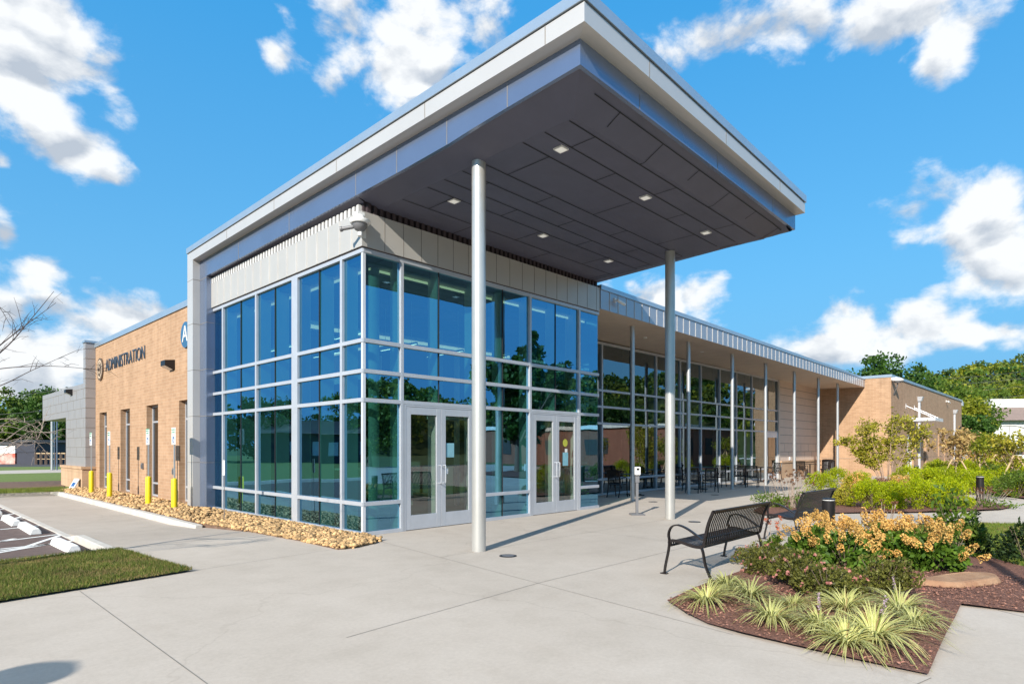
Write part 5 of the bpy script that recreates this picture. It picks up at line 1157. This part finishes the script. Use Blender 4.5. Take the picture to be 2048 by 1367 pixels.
# big trees right of and behind the wing
BT = [(1735, 78, 14.2, 5.2, 'lf_dark', 'big dark green tree rising over the wing roof, left one'), (1795, 82, 13.2, 5.0, 'lf_dark', 'dark green tree rising over the brick block'), (1850, 92, 12.2, 5.5, 'lf_mid', 'mid green tree above the brick block coping'), (1905, 88, 11.0, 5.5, 'lf_mid', 'olive tree behind the end of the brick block'),
      (1908, 84, 9.2, 4.0, 'lf_yellow', 'golden green tree left of the white building'), (1940, 80, 6.2, 2.6, 'lf_dark', 'dark green tree at the very corner of the brick block'), (2010, 125, 15, 6.0, 'lf_yellow', 'golden tree rising behind the white building'), (2070, 128, 15.0, 6.5, 'lf_mid', 'green tree behind the white building at the photo edge'), (1945, 108, 13, 6.0, 'lf_mid', 'green tree on the slope behind the golden tree'), (1880, 110, 14, 6.0, 'lf_yellow', 'light green tree on the slope above the brick block')]
for i, (px, t_, h, cr_, mt, lab) in enumerate(BT): x, y, _ = at(px, t_); tree('deciduous_tree', lab, (x, y, -.2), h, cr_, mt, 200 + i, 70, .42, .26, .2, group='trees behind the building', nclump=85)
# left background trees
LT = [(30, 78, 9.0, 5.0, 'lf_mid', 'green tree behind the dark shed at the left photo edge'), (75, 84, 9.5, 4.8, 'lf_dark', 'dark green tree left of the grey overhang'), (128, 76, 9.0, 5.0, 'lf_dark', 'dark green tree seen under the grey overhang'), (-60, 85, 9, 5, 'lf_dark', 'dark green tree outside the left photo edge')]
for i, (px, t_, h, cr_, mt, lab) in enumerate(LT): x, y, _ = at(px, t_); tree('deciduous_tree', lab, (x, y, -.2), h, cr_, mt, 230 + i, 80, .42, .26, .03, group='trees across the rear road', nclump=85)
# trees south of the plaza that the glass mirrors
for i, (x, y, h, cr_, mt) in enumerate(((23.5, -17.5, 9.6, 2.1, 'lf_dark'), (27, -40, 6.5, 4.0, 'lf_mid'), (10, -40, 5.6, 4.0, 'lf_mid'), (66, -34, 9, 5, 'lf_dark'), (18, -48, 7, 4.5, 'lf_dark'))): tree('deciduous_tree', ['dark green tree south of the plaza mirrored high in the glass', 'mid green tree south of the plaza mirrored by the second door', 'green tree south of the plaza opposite the first door', 'tall dark tree south of the red brick building', 'dark tree far south of the camera'][i], (x, y, -.2), h, cr_, mt, 250 + i, 60, .4, .25, .25, group='trees south of the plaza', nclump=75)
for i, (x, y, h, cr_, mt) in enumerate(((-19, 66, 7.4, 4.6, 'lf_mid'), (-26, 60, 8.0, 4.6, 'lf_dark'), (-33, 54, 8, 4.6, 'lf_mid'), (-41, 47, 8, 4.8, 'lf_dark'), (-14, 72, 7.5, 4.8, 'lf_dark'), (-50, 40, 8, 4.8, 'lf_mid'))): tree('deciduous_tree', ['green tree beyond the lot, nearest the road', 'dark tree beyond the lot behind the navy house', 'green tree beyond the lot, third along the row', 'dark tree beyond the lot, fourth along the row', 'dark tree beyond the lot, at the road corner', 'green tree beyond the lot, farthest west'][i], (x, y, -.2), h, cr_, mt, 270 + i, 85, .42, .25, .03, group='trees west of the lot', nclump=70)

# bare tree on the corner lawn; its branches reach in from the left
def bare_tree():
    t = empty('bare_tree', 'leafless young tree whose thin branches reach in at the left', 'tree', (-6.55, .55, .02)); q = random.Random(9); m = MB(); tw = MB(); o = np.array([-6.55, .55, .02])
    m.tube([(0, 0, 0), (.02, .0, .9), (-.03, .03, 1.7), (0, .05, 2.6), (.05, 0, 3.6)], [.06, .05, .042, .03, .012], 9)
    def path(pts, r0, n_tw, tl, mb):
        P = smooth_path([np.array(at(px, d, py)) - o if px is not None else np.array(d) for px, py, d in pts], 6); mb.tube(P, list(np.linspace(r0, .0022, len(P))), 6)
        for k in range(n_tw):
            j = int(len(P) * q.uniform(.25, .98)); b = np.array(P[j]); dirn = np.array(P[min(j + 1, len(P) - 1)]) - np.array(P[max(j - 1, 0)]); dirn /= max(np.linalg.norm(dirn), 1e-6)
            e = dirn * .7 + np.array([q.uniform(-1, 1), q.uniform(-1, 1), q.uniform(-.8, .9)]) * .75; L = tl * q.uniform(.4, 1.1); c = b + e * L * .5 + np.array([0, 0, .03]); f_ = b + e * L
            mb.tube([tuple(b), tuple(c), tuple(f_)], [.0034, .0024, .0012], 4)
            for _ in range(2): s = q.uniform(.3, .9); g_ = b + e * L * s; h_ = g_ + np.array([q.uniform(-1, 1), q.uniform(-1, 1), q.uniform(-.6, 1)]) * L * .35; mb.tube([tuple(g_), tuple(h_)], [.0018, .001], 3)
    T = lambda z: (None, None, (0, 0, z))
    path([T(2.2), (-120, 790, 7.2), (0, 705, 7.4), (60, 640, 7.5), (108, 582, 7.6)], .013, 14, .42, tw)
    path([T(2.3), (-110, 780, 7.0), (0, 690, 7.1), (45, 655, 7.2), (112, 605, 7.3)], .011, 12, .38, tw)
    path([T(1.9), (-100, 760, 7.3), (0, 737, 7.5), (110, 732, 7.7), (205, 741, 7.9)], .010, 14, .35, tw)
    path([T(1.7), (-100, 805, 7.3), (0, 771, 7.4), (60, 742, 7.5), (122, 714, 7.6)], .010, 12, .36, tw)
    path([T(2.4), (-90, 640, 7.5), (-20, 600, 7.5), (22, 652, 7.6)], .008, 5, .3, tw)
    for k in range(7): path([T(1.2 + .12 * k), (-120, 900 - 6 * k, 7.2), (-10, 880 + 12 * k - 40, 7.4), (60, 868 + 14 * (k % 4) - 20, 7.6), (110 - 8 * k, 885 + 10 * (k % 3) - 30 * (k % 2), 7.7)], .006, 8, .3, m)
    obj('trunk', m, 'twig_pale', t, smooth=True); obj('twigs', tw, 'twig', t)
bare_tree()

# ------------------------------------------------------------------ far buildings, wires, hills
def wh():
    t = empty('white_building', 'low white building with a brown roof and arched panels at the right edge', 'building', (0, 0, 0))
    x0, y0, _ = at(1957, 95); d = Vector((.62, -.78, 0)); n = Vector((.78, .62, 0)); P = lambda u, v, z: tuple(Vector((x0, y0, 0)) + d * u + n * v + Vector((0, 0, z)))
    m = MB(); m.hexa([P(0, 0, -.3), P(40, 0, -.3), P(40, 14, -.3), P(0, 14, -.3)], [P(0, 0, 6), P(40, 0, 6), P(40, 14, 6), P(0, 14, 6)]); obj('wall', m, 'white_wall', t)
    m = MB(); m.hexa([P(-1, -1.2, 5.9), P(41, -1.2, 5.9), P(41, 15, 5.9), P(-1, 15, 5.9)], [P(2, 4.5, 8.2), P(38, 4.5, 8.2), P(38, 9.5, 8.2), P(2, 9.5, 8.2)]); obj('roof', m, 'roof_brown', t)
    m = MB(); m.hexa([P(5, 5, 8.1), P(40, 5, 8.1), P(40, 10, 8.1), P(5, 10, 8.1)], [P(5, 5, 9.6), P(40, 5, 9.6), P(40, 10, 9.6), P(5, 10, 9.6)]); obj('roof_box', m, 'white_wall', t)
    for k in range(5):
        u = 1.5 + 7.5 * k; m = MB(); arc = [P(u, -.05, .6), P(u, -.05, 3.9)] + [P(u + 3 - 3 * math.cos(a), -.05, 3.9 + 1.2 * math.sin(a)) for a in np.linspace(0, math.pi, 10)] + [P(u + 6, -.05, .6)]; m.tube(arc, .09, 5); m.tube([P(u + 3, -.05, .6), P(u + 3, -.05, 5.1)], .07, 5); w_ = obj('arched_panel', m, 'panel_pier', t)
        m = MB(); m.hexa([P(u + .3, -.06, .6), P(u + 5.7, -.06, .6), P(u + 5.7, .1, .6), P(u + .3, .1, .6)], [P(u + .3, -.06, 1.7), P(u + 5.7, -.06, 1.7), P(u + 5.7, .1, 1.7), P(u + .3, .1, 1.7)]); obj('window', m, 'int_dark', w_)
wh()
def rb_():
    t = empty('red_brick_building', 'low red brick building south of the plaza that the wing glass mirrors', 'building', (0, 0, 0)); m = MB(); m.box(46, 60, -46, -14, -.3, 3.6); obj('wall', m, 'brick_red', t); m = MB(); m.box(45.7, 60.3, -46.3, -13.7, 3.6, 4.0); obj('roof', m, 'white_wall', t)
    for y in (-22, -28, -34, -40): m = MB(); m.box(45.95, 46.1, y - .8, y + .8, .9, 2.6); obj('window', m, 'int_dark', t)
    for x in (49, 53, 57): m = MB(); m.box(x - .8, x + .8, -14.1, -13.96, .9, 2.6); obj('window', m, 'int_dark', t)
rb_()
def shed(label, px0, px1, t_, h, mats, seed):
    a = np.array(at(px0, t_)); b = np.array(at(px1, t_)); d = Vector(b - a).normalized(); n = Vector((-d.y, d.x, 0)); W_ = (Vector(b) - Vector(a)).length
    if n.dot(Vector(FW)) < 0: n = -n
    P = lambda u, v, z: (a[0] + d.x * u + n.x * v, a[1] + d.y * u + n.y * v, z)
    t = empty('shed_building', label, 'building', (0, 0, 0)); m = MB(); m.hexa([P(0, 0, -.2), P(W_, 0, -.2), P(W_, 8, -.2), P(0, 8, -.2)], [P(0, 0, h * .55), P(W_, 0, h * .55), P(W_, 8, h * .55), P(0, 8, h * .55)]); obj('base_wall', m, mats[0], t)
    m = MB(); m.hexa([P(-.05, -.05, h * .55), P(W_ + .05, -.05, h * .55), P(W_ + .05, 8.05, h * .55), P(-.05, 8.05, h * .55)], [P(-.05, -.05, h), P(W_ + .05, -.05, h), P(W_ + .05, 8.05, h), P(-.05, 8.05, h)]); obj('upper_wall', m, mats[1], t)
    m = MB(); m.hexa([P(-.3, -.3, h), P(W_ + .3, -.3, h), P(W_ + .3, 8.3, h), P(-.3, 8.3, h)], [P(0, 0, h + .25), P(W_, 0, h + .25), P(W_, 8, h + .25), P(0, 8, h + .25)]); obj('roof', m, 'int_dark', t)
shed('low building with white upper wall and red patterned lower wall at the left edge', -160, 30, 62, 2.0, ('mural_red', 'white_wall'), 1)
shed('dark navy shed right of the red and white building', 34, 70, 60, 2.2, ('navy', 'navy'), 2)
def west_house():
    t = empty('house', 'dark house with pale windows beyond the lot, mirrored in the side glass', 'building', (-30, 50, 0), R(40)); m = MB(); m.box(-9, 9, 0, 6, -.3, 3.2); obj('wall', m, 'navy', t); m = MB(); m.hexa([(-9.4, -.5, 3.2), (9.4, -.5, 3.2), (9.4, 6.5, 3.2), (-9.4, 6.5, 3.2)], [(-9.4, 2.9, 4.8), (9.4, 2.9, 4.8), (9.4, 3.1, 4.8), (-9.4, 3.1, 4.8)]); obj('roof', m, 'roof_brown', t)
    for x in (-7, -4, -1, 2.5, 6): m = MB(); m.box(x - .5, x + .5, -.06, .02, .8, 2.3); obj('window', m, 'white_wall', t)
west_house()
def rail():
    t = empty('railing', 'tan post and rail fence along the far road edge', 'fence', (0, 0, 0)); z = .0
    for k in range(8): x, y, _ = at(72 + 10 * k, 60); m = MB(); m.box(x - .09, x + .09, y - .09, y + .09, -.2, 1.15); obj('post', m, 'bark', t)
    a = at(72, 60); b = at(142, 60); m = MB(); m.tube([(a[0], a[1], 1.1), (b[0], b[1], 1.1)], .07, 6); m.tube([(a[0], a[1], .55), (b[0], b[1], .55)], .04, 6); obj('rail', m, 'stake', t)
rail()
for px, w, mt, lab in ((104, .085, 'steel_thin', 'thick pale steel post by the rear path under the overhang'), (109, .03, 'panel_dark', 'thin dark post close beside the thick pale post'), (114, .045, 'panel_dark', 'dark square post right of the thick pale post')):
    x, y, _ = at(px, 45); t = empty('steel_post', lab, 'post', (x, y, 0)); m = MB(); m.lathe([(w, -.1), (w, 4.3)], (0, 0), 14); obj('shaft', m, mt, t, smooth=True); m = MB(); m.box(-w * 1.5, w * 1.5, -w * 1.5, w * 1.5, 0, .02); obj('base_plate', m, 'grey_plastic', t)
def wires(label, pts, n, dz, t0):
    t = empty('power_line', label, 'power line', (0, 0, 0))
    for k in range(n):
        m = MB(); a = Vector(pts[0]) + Vector((0, 0, dz[k])); b = Vector(pts[1]) + Vector((0, 0, dz[k])); P = [a.lerp(b, s) - Vector((0, 0, 1.2 * 4 * s * (1 - s))) for s in np.linspace(0, 1, 13)]; m.tube(P, .022, 4); obj('wire', m, 'wire', t)
wires('power lines crossing before the hill at the right', (at(1790, 100, 800), at(2250, 86, 755)), 4, (0, 1.4, 2.6, 3.6), 0)
wires('power lines at the left above the road', (at(-150, 70, 838), at(230, 66, 806)), 3, (0, 1.0, 3.0), 0)

def hill(label, c, rx, ry, h, rot, seed, L=46, ls=1.9):

    q = np.random.default_rng(seed); n = 40; u = np.linspace(-1, 1, n); X, Y = np.meshgrid(u, u); rr = np.sqrt(X ** 2 + Y ** 2)
    ph = q.uniform(0, 6, 6)
    def hz_(x, y): return h * np.clip(1 - (x ** 2 + y ** 2), 0, 1) ** .8 * (1 + .22 * np.sin(4.1 * x + ph[0]) + .14 * np.sin(9.3 * x + ph[1] + 3 * y) + .08 * np.sin(21 * x + ph[2])) - .5
    ca, sa = math.cos(rot), math.sin(rot)
    def place(x, y): return np.stack([c[0] + ca * x * rx - sa * y * ry, c[1] + sa * x * rx + ca * y * ry], -1)
    xy = place(X, Y); v = np.concatenate([xy, hz_(X, Y)[..., None]], -1).reshape(-1, 3); f = np.array([(i * n + j, i * n + j + 1, i * n + j + n + 1, i * n + j + n) for i in range(n - 1) for j in range(n - 1)])
    kind(npmesh('hills', v, f, 'hill', smooth=True), 'structure')
    k = int(2.2 * rx * ry / 22); p = q.uniform(-1, 1, (k, 2)); p = p[(p ** 2).sum(1) < .98]; w = place(p[:, 0], p[:, 1]); z = hz_(p[:, 0], p[:, 1])
    # only slopes that face the site
    ctr = np.array([10., 0.]); keep = ((w - ctr) ** 2).sum(1) < (np.hypot(*(np.array(c) - ctr)) + .25 * min(rx, ry)) ** 2; w = w[keep]; z = z[keep]
    R0 = q.uniform(2.6, 4.6, len(w)); kk = np.repeat(np.arange(len(w)), L); d = q.normal(size=(len(kk), 3)); d /= np.linalg.norm(d, axis=1, keepdims=True); d[:, 2] = np.abs(d[:, 2]) * 1.1 - .15
    pts = np.column_stack([w, z + R0 * .75])[kk] + d * (R0[kk] * q.uniform(.75, 1.1, len(kk)))[:, None]
    v, f = leaves(pts, ls, .8, 0, .4); mi = np.repeat(q.choice(4, len(w), p=[.45, .25, .2, .1]), L)
    o = kind(npmesh('hill_forest', v, f, ['lf_forest', 'lf_mid', 'lf_dark', 'lf_yellow'], mi=mi), 'stuff'); o['label'] = label
hill('wooded green hill beyond the brick block at the right', at(2120, 250)[:2], 130, 70, 24.5, R(-35), 1, 120, 1.05)
hill('wooded ridge behind the red brick building', (110, -190), 170, 70, 15, R(25), 2, 80, 1.3)
hill('wooded ridge south of the plaza', (-60, -240), 160, 60, 15, R(-8), 3)
hill('wooded ridge west of the parking lot', (-230, 60), 150, 60, 17, R(80), 4)
hill('wooded hill behind the left road', at(60, 290)[:2], 110, 50, 15, R(20), 5, 100, 1.2)
hill('wooded ridge east of the red brick building', (215, -95), 150, 60, 21, R(65), 6, 80, 1.3)
